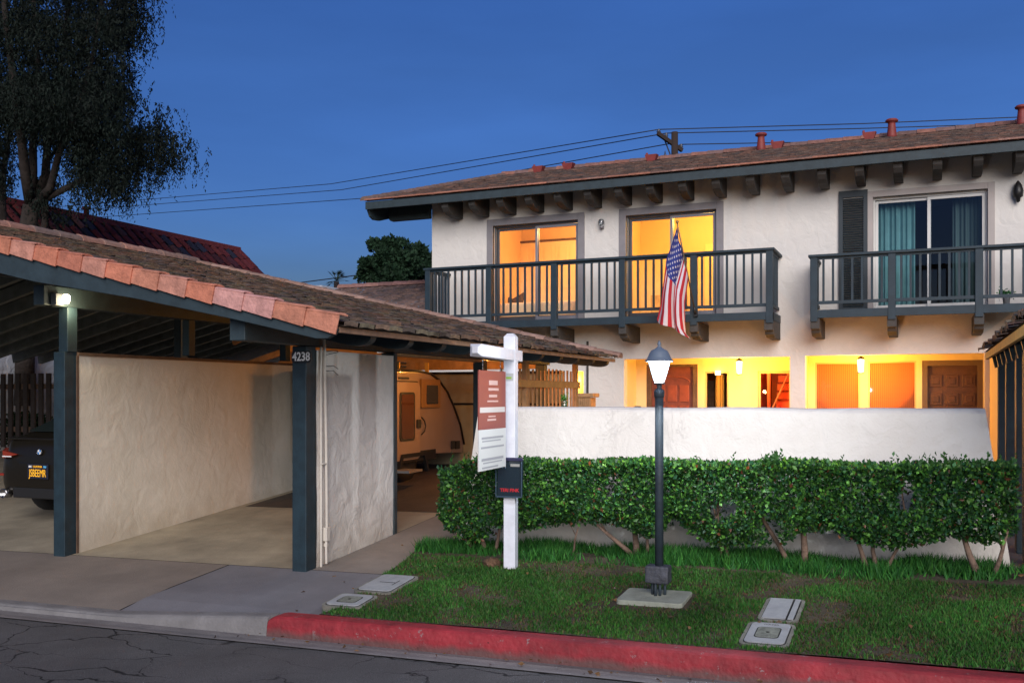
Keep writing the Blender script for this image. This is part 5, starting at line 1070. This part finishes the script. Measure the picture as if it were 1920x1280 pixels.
prof = [(-.42, prof[0][1])] + prof[1:] + [(-.42, prof[-1][1])]
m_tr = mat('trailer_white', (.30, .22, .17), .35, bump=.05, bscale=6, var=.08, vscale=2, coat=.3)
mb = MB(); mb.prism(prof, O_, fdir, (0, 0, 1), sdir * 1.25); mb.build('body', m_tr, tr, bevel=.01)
def tbox(nm, pts, m_, th=.02, off=0.0, par=tr, bev=.0):
    mb = MB(); mb.prism(pts, O_ - sdir * (off + th), fdir, (0, 0, 1), sdir * th); return mb.build(nm, m_, par, bevel=bev)
edge = [tq(869, 832), tq(862, 795), tq(850, 762), tq(838, 735), tq(822, 712), tq(806, 700), tq(785, 695.5)]
mb = MB(); mb.tube([O_ + fdir * a + Vector((0, 0, b)) - sdir * .01 for a, b in edge + [(-.42, edge[-1][1])]], .018, 6); mb.build('edge_trim', M_black, tr)
def rrect(px0, px1, py0, py1, r=.06):
    a = [tq(px0, py1), tq(px1, py1), tq(px1, py0), tq(px0, py0)]; x0_, x1_ = a[0][0], a[1][0]; z0_ = (a[0][1] + a[1][1]) / 2; z1_ = (a[2][1] + a[3][1]) / 2; P = []
    for (cx_, cz_, s0) in ((x1_ - r, z0_ + r, 270), (x1_ - r, z1_ - r, 0), (x0_ + r, z1_ - r, 90), (x0_ + r, z0_ + r, 180)):
        for k in range(5): an = R(s0 + 22.5 * k); P.append((cx_ + r * math.cos(an), cz_ + r * math.sin(an)))
    return P
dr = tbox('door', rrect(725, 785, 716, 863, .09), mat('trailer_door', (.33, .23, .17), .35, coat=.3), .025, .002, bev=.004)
tbox('door_seal', rrect(722, 786.5, 713.5, 866, .1), M_black, .004, 0, dr)
tbox('window_frame', rrect(745.5, 773.5, 735, 826, .05), M_black, .01, .028, dr); tbox('pane', rrect(748, 771, 739, 822, .04), mat('door_glass', (.10, .04, .02), .06, spec=.9), .004, .039, dr)
tbox('latch', rrect(777, 784, 786, 802, .01), M_black, .02, .028, dr)
tbox('window', rrect(786.5, 822, 711, 764, .02), mat('window_bezel', (.25, .14, .05), .4), .03, .002); tbox('window_pane', rrect(796, 817, 722, 757, .02), mat('smoked', (.03, .035, .05), .08, spec=.8), .006, .034)
mb = MB(); hp_ = [tq(784.5, 782), tq(790, 789), tq(792, 798), tq(790, 808), tq(784.5, 814)]; mb.tube([O_ + fdir * a + Vector((0, 0, b)) - sdir * .05 for a, b in hp_], .010, 6); mb.build('grab_handle', M_black, tr)
tbox('vent_slot', rrect(747, 766, 706.5, 711, .008), M_black, .008, .002)
for (a, b) in ((845, 851), (853, 860)): tbox('running_light', rrect(a, b, 826, 841, .01), M_black, .02, .002)
zg_ = prof[0][1]
mb = MB(); mb.box(0, 1.75, -.02, 1.2, zg_ - .14, zg_ - .005, Matrix.Translation(O_ - fdir * .42) @ Matrix(((fdir.x, sdir.x, 0, 0), (fdir.y, sdir.y, 0, 0), (0, 0, 1, 0), (0, 0, 0, 1)))); mb.build('chassis', M_dark, tr)
tm = Matrix.Translation(O_) @ Matrix(((fdir.x, sdir.x, 0, 0), (fdir.y, sdir.y, 0, 0), (0, 0, 1, 0), (0, 0, 0, 1)))
for yo in (.02, 1.1):
    mb = MB(); mb.lathe((0, 0, 0), [(.0, 0), (.2, 0), (.33, .02), (.34, .06), (.34, .16), (.33, .2), (.2, .2), (0, .18)], 28, tm @ Matrix.Translation((.45, yo + .1, tg + .34)) @ Matrix.Rotation(R(90), 4, 'X') @ Matrix.Translation((0, 0, -.1)))
    wl = mb.build('wheel', mat('tyre', (.012, .012, .012), .8), tr)
mb = MB(); mb.prism([(.05, zg_ - .3), (.18, zg_ - .02), (.92, zg_ - .02), (1.05, zg_ - .3), (1.0, zg_ - .3), (.88, zg_ - .07), (.22, zg_ - .07), (.1, zg_ - .3)], O_ - sdir * .05, fdir, (0, 0, 1), sdir * .05); mb.build('fender', M_dark, tr)
mb = MB(); mb.bar(O_ - fdir * .3 - sdir * .25 + Vector((0, 0, tg + .22)), O_ + fdir * .1 - sdir * .25 + Vector((0, 0, tg + .22)), .25, .03); mb.build('step', mat('step_metal', (.3, .3, .3), .4, metal=.6), tr)
m_rk = mat('rack_yellow', (.55, .33, .06), .5)
for pxx in (750, 804): s_, z_ = tq(pxx, 696); mb = MB(); mb.bar(O_ + fdir * s_ + sdir * .03 + Vector((0, 0, z_ - .03)), O_ + fdir * s_ + sdir * .03 + Vector((0, 0, z_ + .12)), .035, .05); mb.build('rack_upright', m_rk, tr)
mb = MB(); z_ = edge[-1][1] + .05; mb.tube([O_ - fdir * .4 + sdir * .06 + Vector((0, 0, z_)), O_ + fdir * .5 + sdir * .06 + Vector((0, 0, z_))], .014); mb.tube([O_ - fdir * .4 + sdir * .06 + Vector((0, 0, z_ + .05)), O_ + fdir * .5 + sdir * .06 + Vector((0, 0, z_ + .05))], .014); mb.build('roof_rack', M_black, tr)
# storage wall behind the trailer
bw = thing('rear_wall', 'beige banded wall closing the back of the carport', 'wall', (-6.3, 13.6, .6))
mb = MB(); mb.box(-8.7, -5.06, 13.58, 13.68, .5, 1.98); mb.build('wall_face', mat('rear_wall_paint', (.40, .36, .22), .85, var=.15, vscale=2), bw)
mb = MB(); mb.box(-8.7, -5.06, 13.56, 13.578, 1.94, 1.98); mb.box(-8.7, -5.06, 13.555, 13.578, 1.46, 1.49); mb.build('band', M_black, bw)

# ------------------------------------------------------------------ car
CX, CY = -9.42, 8.0; cg = gz(CX, 8.6)
car = thing('car', 'black low sedan parked tail out in the left carport bay', 'car', (CX, CY + 2.2, cg))
m_car = mat('car_paint', (.012, .010, .007), .33, spec=.3, coat=0)
st = [  # y, half width low, z low, half width belt, z belt, half width roof, z roof
    (.00, .46, .42, .48, .56, .34, .60), (.025, .58, .30, .60, .66, .50, .80), (.08, .68, .26, .70, .71, .60, .91), (.16, .76, .24, .78, .75, .66, .945), (.28, .84, .23, .86, .80, .68, .975), (.45, .88, .22, .90, .84, .64, 1.03), (.75, .90, .22, .915, .89, .60, 1.155), (1.1, .90, .22, .915, .92, .57, 1.29),
    (1.6, .90, .22, .92, .93, .56, 1.385), (2.3, .90, .22, .92, .93, .57, 1.40), (2.9, .90, .22, .915, .91, .56, 1.31), (3.4, .90, .22, .91, .89, .62, 1.02), (3.8, .89, .22, .90, .84, .68, .93), (4.2, .84, .24, .86, .74, .66, .82), (4.5, .70, .35, .72, .58, .5, .66)]
def csec(s_):
    y, wl_, zl, wb, zb, wr, zr_ = s_; P = []
    P += [(-wl_ * .86, zl), (-wl_, zl + .10), (-wb, (zl + zb) / 2), (-wb * .985, zb), (-(wr * .9 + wb * .1), zb + (zr_ - zb) * .35), (-wr, zr_ - .06 * (zr_ - zb > .2)), (-wr * .8, zr_), (0, zr_ + .02)]
    return [(a, y, b) for a, b in P] + [(-a, y, b) for a, b in P[-2::-1]]
CM = Matrix.Translation((CX, CY, cg)); mb = MB(); S = [[CM @ Vector(q) for q in csec(s_)] for s_ in st]
# round the first sections
for a, b in zip(S, S[1:]):
    for k in range(len(a) - 1): mb.face([a[k], a[k + 1], b[k + 1], b[k]], True)
    mb.face([a[-1], a[0], b[0], b[-1]])
mb.face(S[0]); mb.face(S[-1][::-1]); body = mb.build('body', m_car, car)
bm = bmesh.new(); bm.from_mesh(body.data); bmesh.ops.remove_doubles(bm, verts=bm.verts, dist=.0005); bmesh.ops.recalc_face_normals(bm, faces=bm.faces); bm.to_mesh(body.data); bm.free()
sb = body.modifiers.new('s', 'SUBSURF'); sb.levels = 2; sb.render_levels = 2
def cbox(nm, x0, x1, y0, y1, z0, z1, m_, bev=.01, par=car): mb = MB(); mb.box(x0, x1, y0, y1, z0, z1, CM); return mb.build(nm, m_, par, bevel=bev)
mb = MB(); q = [(-.58, .36, .985), (.58, .36, .985), (.49, 1.2, 1.32), (-.49, 1.2, 1.32)]; mb.face([CM @ Vector(v) + Vector((0, -.03, .035)) for v in q]); mb.build('rear_window', mat('car_glass', (.02, .03, .03), .03, spec=1), car)
mb = MB(); mb.prism([(-.66, .925), (.66, .925), (.62, .955), (-.62, .955)], (CX, CY + .10, cg), (1, 0, 0), (0, 0, 1), (0, .10, .01)); mb.build('spoiler', m_car, car, bevel=.01)
m_tl = mat('tail_light', (.22, .025, .012), .25, coat=.3, emit=(.5, .03, .01), estr=.03)
for sg in (-1, 1):
    mb = MB(); P = [(sg * .36, .765), (sg * .62, .80), (sg * .84, .82), (sg * .86, .74), (sg * .84, .70), (sg * .60, .715)]
    v0 = [CM @ Vector((a, max(0, abs(a) - .45) ** 2 * 1.75 - .022, b)) for a, b in P]; v1 = [p_ + Vector((0, .14, 0)) for p_ in v0]
    f_ = [tuple(range(6)), tuple(range(11, 5, -1))] + [(k, (k + 1) % 6, 6 + (k + 1) % 6, 6 + k) for k in range(6)]; mb.add(v0 + v1, f_); tl_ = mb.build('tail_light', m_tl, car, bevel=.008)
    mb = MB(); mb.box(min(sg * .42, sg * .56), max(sg * .42, sg * .56), -.032, -.022, .733, .746, CM); mb.build('light_strip', mat('strip_white', (.8, .8, .8), .4), tl_)
    cbox('reflector', min(sg * .62, sg * .74), max(sg * .62, sg * .74), .05, .14, .50, .53, m_tl)
    mb = MB(); mb.lathe((0, 0, 0), [(.050, 0), (.058, .005), (.058, .1), (.045, .1), (.045, .01)], 20, CM @ Matrix.Translation((sg * .58, .09, .30)) @ Matrix.Rotation(R(90), 4, 'X')); ex = mb.build('exhaust', mat('chrome', (.30, .30, .31), .28, metal=1), car)
    for yw in (.92, 3.55):
        mb = MB(); mb.lathe((0, 0, 0), [(.0, 0), (.22, 0), (.31, .01), (.335, .04), (.335, .19), (.31, .22), (.22, .22), (0, .2)], 30, CM @ Matrix.Translation((sg * .80, yw, .325)) @ Matrix.Rotation(R(90), 4, 'Y') @ Matrix.Translation((0, 0, -.11))); wh = mb.build('wheel', mat('tyre', (.012, .012, .012), .8), car)
        mb = MB(); mb.lathe((0, 0, 0), [(.0, 0), (.2, 0), (.22, .01), (.2, .02), (0, .015)], 24, CM @ Matrix.Translation((sg * .915, yw, .325)) @ Matrix.Rotation(R(90), 4, 'Y')); mb.build('rim', mat('alloy', (.35, .35, .36), .3, metal=1), wh)
cbox('diffuser', -.42, .42, -.005, .2, .26, .38, mat('bumper_black', (.01, .01, .01), .6))
cbox('plate_recess', -.34, .34, .008, .06, .48, .68, mat('recess_black', (.006, .006, .007), .4))
pm = CM @ Matrix.Translation((0, -.022, .575)) @ Matrix.Rotation(R(90), 4, 'X')
mb = MB(); mb.box(-.165, .165, -.084, .084, -.012, -.004, pm); lpz = mb.build('plate', mat('plate_black', (.012, .014, .03), .5), car, bevel=.003)
text('JSBEEMR', .122, pm @ Matrix.Translation((0, -.022, 0)), .001, mat('plate_yellow', (.85, .42, .02), .5, emit=(.8, .4, .02), estr=.25), lpz, 'lettering', .60)
text('CALIFORNIA', .034, pm @ Matrix.Translation((0, .056, 0)), .001, MATS['plate_yellow'], lpz, 'lettering', .75)
mb = MB(); mb.box(-.14, -.095, .045, .068, -.003, .001, pm); mb.build('sticker', mat('sticker_white', (.7, .7, .7), .5), lpz); mb = MB(); mb.box(.095, .14, .045, .068, -.003, .001, pm); mb.build('sticker', mat('sticker_blue', (.1, .4, .7), .5), lpz)
em = CM @ Matrix.Translation((0, .012, .80)) @ Matrix.Rotation(R(90), 4, 'X')
mb = MB(); mb.lathe((0, 0, 0), [(0, 0), (.041, 0), (.041, .008), (0, .008)], 24, em); bd = mb.build('badge', mat('badge_ring', (.02, .02, .03), .3), car)
for q in range(4):
    mb = MB(); P = [(0, 0)] + [(.028 * math.cos(R(90 * q + 15 * k)), .028 * math.sin(R(90 * q + 15 * k))) for k in range(7)]
    mb.face([em @ Vector((a, b, .0095)) for a, b in P]); mb.build('badge_quarter', mat('badge_white', (.8, .8, .8), .4) if q % 2 else mat('badge_blue', (.05, .25, .6), .4), bd)
mb = MB(); mb.tube([em @ Vector((.037 * math.cos(t / 12 * math.pi), .037 * math.sin(t / 12 * math.pi), .009)) for t in range(25)], .0025, 5); mb.build('badge_ring', MATS['chrome'], bd)

# ------------------------------------------------------------------ bar fence and pale wall behind the car
YFn = 13.3; fx0, fx1 = WX(-40, YFn), WX(112, YFn)
bf = thing('slat_fence', 'dark upright slat fence behind the parked black car', 'fence', ((fx0 + fx1) / 2, YFn, .66))
zt4 = WZ(50, 700, YFn); k = fx0
while k < fx1 + 1.6: mb = MB(); mb.box(k, k + .105, YFn, YFn + .04, .6, zt4); mb.build('slat', mat('fence_dark', (.025, .018, .016), .8, var=.3, vscale=8), bf); k += .205
mb = MB(); mb.box(fx0, fx1 + 1.6, YFn + .042, YFn + .09, zt4 - .30, zt4 - .20); mb.build('rail', M_woodd, bf); mb = MB(); mb.box(fx0, fx1 + 1.6, YFn + .042, YFn + .09, .9, 1.0); mb.build('rail', M_woodd, bf)
bu = thing('bush', 'low dark bush behind the slat fence and the car', 'bush', (WX(60, 14), 14, .6))
n_ = 3500; c_ = np.stack([rng.uniform(WX(10, 14), WX(112, 14) + .5, n_), 13.7 + rng.uniform(0, .7, n_), .6 + rng.uniform(0, 1, n_) ** .8 * .55], 1); c_[:, 2] += .12 * np.sin(c_[:, 0] * 4)
d_ = rng.normal(size=(n_, 3)); d_ /= np.linalg.norm(d_, axis=1)[:, None]; leaves('foliage', c_, d_, rng.uniform(.05, .1, n_), .3, M_leaft, bu, np.array([.02, .05, .02]) * rng.uniform(.6, 1.3, (n_, 1)))

# ------------------------------------------------------------------ red mansard building at left
RBX = -20.0; RBZ = 6.15; yA, yB = 10.0, 24.4
rb = thing('red_roof_building', 'pale building with a steep red barrel tile roof behind the tree', 'building', (RBX, 17, 0))
mb = MB(); drop_, run_ = 2.3, 2.5; Vr = Vector((-run_, 0, drop_)).normalized(); LVr = math.hypot(drop_, run_)
PR = [(.12, .017, .02), (.10, .015, .02), (.14, .024, .025), (.085, .012, .018), (.12, .02, .025), (.022, .024, .05), (.06, .014, .025), (.12, .05, .05)]
tiles(mb, (RBX + run_, yA, RBZ - drop_), (0, 1, 0), Vr, yB - yA, LVr, .34, .50, .085, .03, PR, .008, 6, .015, .58); mb.c = (.012, .008, .012); mb.face([(RBX + run_, yA, RBZ - drop_ - .01), (RBX + run_, yB, RBZ - drop_ - .01), (RBX, yB, RBZ - .01), (RBX, yA, RBZ - .01)]); mb.build('roof', M_terra, rb)
mb = MB(); Vr2 = Vector((0, -run_, drop_ * .85)).normalized()
mb.c = (.22, .04, .04); mb.box(RBX - .12, RBX + .10, yA, yB + .02, RBZ - .02, RBZ + .14); mb.build('parapet_cap', M_terra, rb, bevel=.02)
mb = MB(); mb.c = (.20, .035, .035)
mb.face([(RBX, yB, RBZ), (RBX + run_, yB, RBZ - drop_), (RBX + run_, yB + .1, RBZ - drop_), (RBX, yB + .1, RBZ)]); mb.face([(RBX, yB + .02, RBZ), (RBX + run_, yB + .02, RBZ - drop_), (RBX - 1, yB + .02, RBZ - drop_)]); mb.build('roof_end', M_terra, rb)
barrel_row(rb, (RBX + run_, yB, RBZ - drop_ + .02), (RBX, yB, RBZ + .02), .12, .4, PR[:5], 'roof_end_tiles')
mb = MB(); mb.box(RBX - 5, RBX + run_ - .3, yA, yB - .05, 0, RBZ - drop_ - .02); mb.box(RBX - 5, RBX - .13, yA, yB - .05, RBZ - drop_ - .015, RBZ - .05); mb.build('wall', stucco('stucco_far', (.40, .43, .48)), rb)
X = RBX; Yc = YX(162, RBX); mb = MB(); mb.lathe((X, Yc, RBZ + .1), [(.07, 0), (.07, .17), (.11, .18), (.11, .24), (0, .25)], 12); mb.build('vent_pipe', M_redm, rb)
# pale wall seen through the fence
mb = MB(); mb.box(-24, -13.6, 19.2, 19.4, .2, 3.0); tag(mb.build('boundary_wall', MATS['stucco_far'], None, (-19, 19.3, .2)), 'pale wall glimpsed between the dark fence slats', 'wall')
# low tiled outbuilding between the carport and the house
lb = thing('low_building', 'low building with brown tile roof beside the townhouse', 'building', (-12, 20, 0))
lx0, lx1 = WX(640, 21.2), HXL - .05; lyr = 21.2; lz = WZ(790, 533, lyr); run2 = 3.0
mb = MB(); tiles(mb, (lx0, lyr - run2, lz - run2 * .33), (1, 0, 0), (0, 1, .33), lx1 - lx0, run2 * 1.053, .24, .25, .016, .03, [(.15, .10, .09), (.18, .12, .10), (.12, .09, .085), (.2, .13, .11)], .008, 2, .02); mb.build('roof', M_tile, lb)
barrel_row(lb, (lx0, lyr, lz), (lx1, lyr, lz), .13, .42, [(.26, .14, .12), (.24, .13, .12)])
mb = MB(); mb.box(lx0 + .2, lx1, lyr - run2 + .3, lyr + 2, 0, lz - run2 * .33 - .1); mb.build('wall', M_sth, lb)
mb = MB(); X = WX(607, 21.2); mb.box(X - 2.2, X + .35, 20.6, 23, 0, WZ(600, 534, 20.6)); o = mb.build('flat_roof_shed', mat('flat_roof', (.42, .45, .50), .7), None, (X, 21.6, 0), .05); tag(o, 'pale flat roof edge beyond the carport roof', 'shed')

# ------------------------------------------------------------------ right-hand neighbour carport (its eave runs towards the street)
NXE = .60; NY1 = 12.6; NY0 = 5.2; NZ = 2.13
nc = thing('neighbour_carport', 'dark posted carport with orange lit eave at the right edge', 'carport', (1.0, 10, .3))
mb = MB(); Vn = Vector((1, 0, RS)).normalized(); tiles(mb, (NXE, NY0, NZ), (0, 1, 0), Vn, NY1 - NY0, 6.0, .22, .25, .022, .03, PAL, .014, 3, .022); mb.c = (.12, .09, .07)
mb.face([(NXE, NY0, NZ - .02), (NXE, NY1, NZ - .02), (NXE + 5.8, NY1, NZ - .02 + 5.8 * RS), (NXE + 5.8, NY0, NZ - .02 + 5.8 * RS)]); mb.build('roof', M_tile, nc)
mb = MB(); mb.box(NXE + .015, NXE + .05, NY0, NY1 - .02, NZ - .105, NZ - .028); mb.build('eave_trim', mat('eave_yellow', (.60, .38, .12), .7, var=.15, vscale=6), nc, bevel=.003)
mb = MB(); mb.face([(NXE + .05, NY0, NZ - .05), (NXE + 5.8, NY0, NZ - .05 + 5.8 * RS), (NXE + 5.8, NY1, NZ - .05 + 5.8 * RS), (NXE + .05, NY1, NZ - .05)]); mb.build('roof_boards', M_under, nc)
ry = NY0 + .3
while ry < NY1: mb = MB(); mb.bar((NXE + .08, ry, NZ - .13), (NXE + 5, ry, NZ - .13 + 4.92 * RS), .085, .17); mb.build('rafter', M_blue, nc); ry += .61
mb = MB(); mb.box(.74, .90, NY0 + .2, NY1 - .2, 1.97, 2.13); mb.build('beam', M_blue, nc, bevel=.005)
for (Y, w2_) in ((12.1, .15), (10.9, .15), (9.7, .17), (8.95, .15)):
    mb = MB(); mb.box(.72, .72 + w2_, Y - w2_ / 2, Y + w2_ / 2, .2, 1.97); mb.build('post', M_bluel, nc, bevel=.006)

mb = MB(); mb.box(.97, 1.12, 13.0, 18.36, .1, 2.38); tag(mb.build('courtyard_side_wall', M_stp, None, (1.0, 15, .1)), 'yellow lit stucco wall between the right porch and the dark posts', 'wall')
# ------------------------------------------------------------------ trees
def limb(mb, pts, r0, r1, n=8):
    k = len(pts); mb.tube(pts, [r0 + (r1 - r0) * i / (k - 1) for i in range(k)], n)
def at(px, py, Y): return Vector((WX(px, Y), Y, WZ(px, py, Y)))
TY0 = 14.6
tt = thing('pepper_tree', 'tall dark weeping tree rising behind the carport roof', 'tree', (WX(95, TY0), TY0, .5))
mb = MB(); ba = at(45, 760, TY0); 
limb(mb, [ba, at(48, 600, TY0), at(52, 430, TY0), at(58, 385, TY0)], .20, .16, 12)
m_trk = mat('tree_bark', (.030, .023, .020), .95, bump=.9, bscale=14, var=.35, vscale=6)
LB = [([(58, 385), (48, 330), (40, 260), (25, 150), (10, 30), (0, -120)], .12, .04, -.8), ([(58, 385), (62, 320), (62, 240), (70, 120), (60, -60)], .11, .04, .3), ([(60, 388), (85, 330), (90, 260), (110, 150), (130, 0), (140, -130)], .10, .04, .9),
      ([(60, 392), (95, 350), (110, 290), (150, 200), (180, 80), (200, -60)], .09, .03, -.3), ([(56, 400), (90, 370), (170, 330), (205, 300), (235, 268), (252, 252), (275, 262)], .08, .015, .1), ([(5, 420), (5, 330), (15, 270), (28, 220), (20, 90)], .08, .03, 1.2),
      ([(84, 395), (88, 360), (92, 300), (130, 240), (170, 215)], .06, .02, .8), ([(70, 470), (84, 420), (86, 380), (92, 330)], .08, .05, .2)]
for pts, a, b, dy in LB:
    n0 = len(pts); limb(mb, [at(p_[0], p_[1], TY0 + dy * i / (n0 - 1) * 2) for i, p_ in enumerate(pts)], a, b)
mb.build('trunk', m_trk, tt)
cl_ = []
def blob(px0, px1, py0, py1, n_, dd):
    for _ in range(n_): cl_.append((random.uniform(px0, px1), random.uniform(py0, py1), TY0 + random.uniform(-dd, dd) + .3))
random.seed(21)
blob(-160, 225, -260, 60, 430, 2.4); blob(-160, 225, 20, 200, 330, 2.2); blob(80, 228, 150, 265, 120, 1.8); blob(-20, 110, 140, 235, 80, 1.8); blob(120, 280, 245, 330, 52, 1.4); blob(268, 325, 218, 305, 22, .9); blob(150, 250, 300, 370, 24, 1.2); blob(-60, 10, 190, 350, 50, 1.5); blob(222, 262, -60, 70, 34, .9); blob(222, 245, 100, 190, 10, .7); blob(78, 105, 330, 392, 9, .5)
cen = []; dr_ = []; sz_ = []; col = []
for (px, py, Y) in cl_:
    if px > 236 and py > 62 and py < 110: continue
    if mnoise.noise((px * .022, py * .022, Y * .5)) > .42: continue
    c0 = at(px, py, Y); k0 = random.uniform(.5, 1.2)
    for s_ in range(random.randint(14, 21)):
        o1 = Vector((random.gauss(0, .20), random.gauss(0, .22), random.gauss(0, .15))); ln_ = random.uniform(.2, .55)
        dx_, dy_ = random.uniform(-.25, .25), random.uniform(-.25, .25)
        for q in range(11):
            t_ = q / 10; cen.append((c0.x + o1.x + dx_ * t_ * .5 + random.gauss(0, .018), c0.y + o1.y + dy_ * t_ * .5 + random.gauss(0, .018), c0.z + o1.z + .12 * math.sin(t_ * 3) - ln_ * t_))
            v = Vector((random.gauss(0, .55), random.gauss(0, .55), -1 + random.gauss(0, .5))).normalized(); dr_.append(tuple(v)); sz_.append(random.uniform(.05, .105)); col.append(k0)
col = np.array(col)[:, None] * np.array([.008, .015, .011]) * rng.uniform(.6, 1.4, (len(cen), 1))
leaves('crown', np.array(cen), np.array(dr_), np.array(sz_), .16, M_leaft, tt, col)
def bushy(name, label, px0, px1, pyt, pyb, Y, n_, csz, colr, cat='tree'):
    t = thing(name, label, cat, (WX((px0 + px1) / 2, Y), Y, 0)); a = at((px0 + px1) / 2, pyb + 40, Y)
    mb = MB(); limb(mb, [Vector((a.x, Y, 0)), Vector((a.x, Y, a.z)), at((px0 + px1) / 2, (pyt + pyb) / 2, Y)], .25, .08); mb.build('trunk', m_trk, t)
    w_ = (WX(px1, Y) - WX(px0, Y)) / 2; h_ = (WZ((px0 + px1) / 2, pyt, Y) - WZ((px0 + px1) / 2, pyb, Y)) / 2; cc = at((px0 + px1) / 2, (pyt + pyb) / 2, Y)
    nb = 60; bc = []
    for _ in range(nb):
        v = rng.normal(size=3); v /= np.linalg.norm(v); v *= rng.uniform(.3, .98); bc.append((cc.x + v[0] * w_, cc.y + v[1] * w_ * .9, cc.z + v[2] * h_, rng.uniform(.14, .34) * min(w_, h_)))
    P = []; 
    for (x_, y_, z_, r_) in bc:
        m0 = n_ // nb; v = rng.normal(size=(m0, 3)); v /= np.linalg.norm(v, axis=1)[:, None]; P.append(np.array([x_, y_, z_]) + v * (r_ * rng.uniform(.5, 1.12, (m0, 1))))
    P = np.concatenate(P); d_ = rng.normal(size=P.shape) + [0, 0, .7]; d_ /= np.linalg.norm(d_, axis=1)[:, None]; k = rng.uniform(.5, 1.4, (len(P), 1))
    leaves('crown', P, d_, rng.uniform(csz * .6, csz * 1.3, len(P)), .3, M_leaft, t, np.array(colr) * k); return t
random.seed(5)
bushy('evergreen_tree', 'dark bushy evergreen rising beside the left corner of the house', 675, 770, 452, 560, 30, 26000, .16, (.018, .045, .022))
bushy('evergreen_tree', 'dark evergreen half hidden behind the corner of the townhouse', 745, 850, 462, 570, 33, 22000, .17, (.016, .040, .020))
# palm
pt = thing('palm_tree', 'small fan palm on the skyline above the carport roof', 'palm tree', (WX(631, 38), 38, 0))
mb = MB(); limb(mb, [Vector((WX(631, 38), 38, 0)), at(631, 545, 38), at(631, 528, 38)], .16, .12); mb.build('trunk', m_trk, pt)
cp_ = at(631, 526, 38); mb = MB(); m_pf = mat('palm_frond', (.015, .035, .02), .7)
for k in range(22):
    a = random.uniform(0, 2 * math.pi); el = random.uniform(-.5, 1.3); d = Vector((math.cos(a) * math.cos(el), math.sin(a) * math.cos(el), math.sin(el))); e = cp_ + d * random.uniform(.3, .42)
    mb.tube([cp_, e], .012, 4); sd = d.cross(Vector((0, 0, 1))).normalized()
    for q in range(9): g_ = (q - 4) / 4 * 1.15; dd = (d * math.cos(g_) + sd * math.sin(g_)).normalized(); tip = e + dd * .28 + Vector((0, 0, -.05)); s2 = dd.cross(Vector((0, .2, 1))).normalized() * .018; mb.face([e - s2, e + s2, tip])
mb.build('crown', m_pf, pt)

# ------------------------------------------------------------------ utility pole and wires
YP = 40.0; pX = WX(1265, YP); up_ = thing('utility_pole', 'dark wooden power pole with crossarm behind the house roof', 'utility pole', (pX, YP, 0))
zt5 = WZ(1265, 248, YP); mb = MB(); mb.tube([(pX, YP, 0), (pX, YP, zt5)], [.2, .14], 12); mb.build('pole', mat('pole_wood', (.035, .022, .018), .9), up_)
a0 = Vector((WX(1233, YP - 2), YP - 2, WZ(1233, 250, YP - 2))); a1 = Vector((WX(1280, YP + 1.3), YP + 1.3, WZ(1280, 280, YP + 1.3)))
a0 = at(1233, 250, YP - .6); a1 = at(1279, 282, YP + .4)
mb = MB(); mb.bar(a0, a1, .12, .16); mb.build('crossarm', MATS['pole_wood'], up_); mb = MB(); mb.bar(at(1246, 262, YP), at(1257, 291, YP), .04, .05); mb.build('brace', M_black, up_)
ins = [(1235, 243, YP - .5), (1249, 250, YP - .2), (1277, 271, YP + .4)]
for (px, py, Y) in ins: v = at(px, py, Y); mb = MB(); mb.lathe((v.x, v.y, v.z - .2), [(.03, 0), (.09, .03), (.05, .07), (.1, .1), (.05, .15), (.09, .18), (.03, .22), (0, .24)], 10); mb.build('insulator', mat('insulator', (.06, .07, .10), .3), up_)
mb = MB(); v = at(1247, 292, YP - .3); mb.lathe((v.x, v.y, v.z - .15), [(.03, 0), (.1, .02), (.06, .1), (.1, .14), (.04, .2), (.02, .34), (0, .35)], 10); mb.build('insulator', MATS['insulator'], up_)
def wire(pts, r, label, sag=0):
    P = []
    for i in range(len(pts) - 1):
        for q in range(12): t_ = q / 12; v = pts[i].lerp(pts[i + 1], t_); v.z -= sag * 4 * t_ * (1 - t_); P.append(v)
    P.append(pts[-1]); mb = MB(); mb.tube(P, r, 5); o = mb.build('power_line', M_wire, None, tuple(pts[0])); tag(o, label, 'power line', 'power lines strung from the utility pole'); return o
I = [at(*q) for q in ins]
wire([at(-60, 402, 62), at(620, 345, 52), I[0]], .022, 'highest power line running left from the pole top'); wire([at(-60, 410, 62), at(640, 356, 52), I[1]], .022, 'second power line running left from the crossarm')
wire([at(120, 412, 60), at(680, 372, 50), at(1259, 269, YP)], .022, 'lowest power line on the left meeting the roof ridge')
wire([I[0], at(1620, 232, 44), at(2100, 212, 47)], .022, 'highest power line running right from the pole'); wire([I[1], at(1620, 241, 44), at(2100, 226, 47)], .022, 'second power line running right over the roof vents'); wire([I[2], at(1560, 266, 44), at(2100, 262, 47)], .022, 'lowest power line on the right grazing the roof ridge')
wire([at(500, 538, 60), at(700, 512, 60), at(900, 500, 60)], .04, 'thick low cable crossing behind the palm tree');
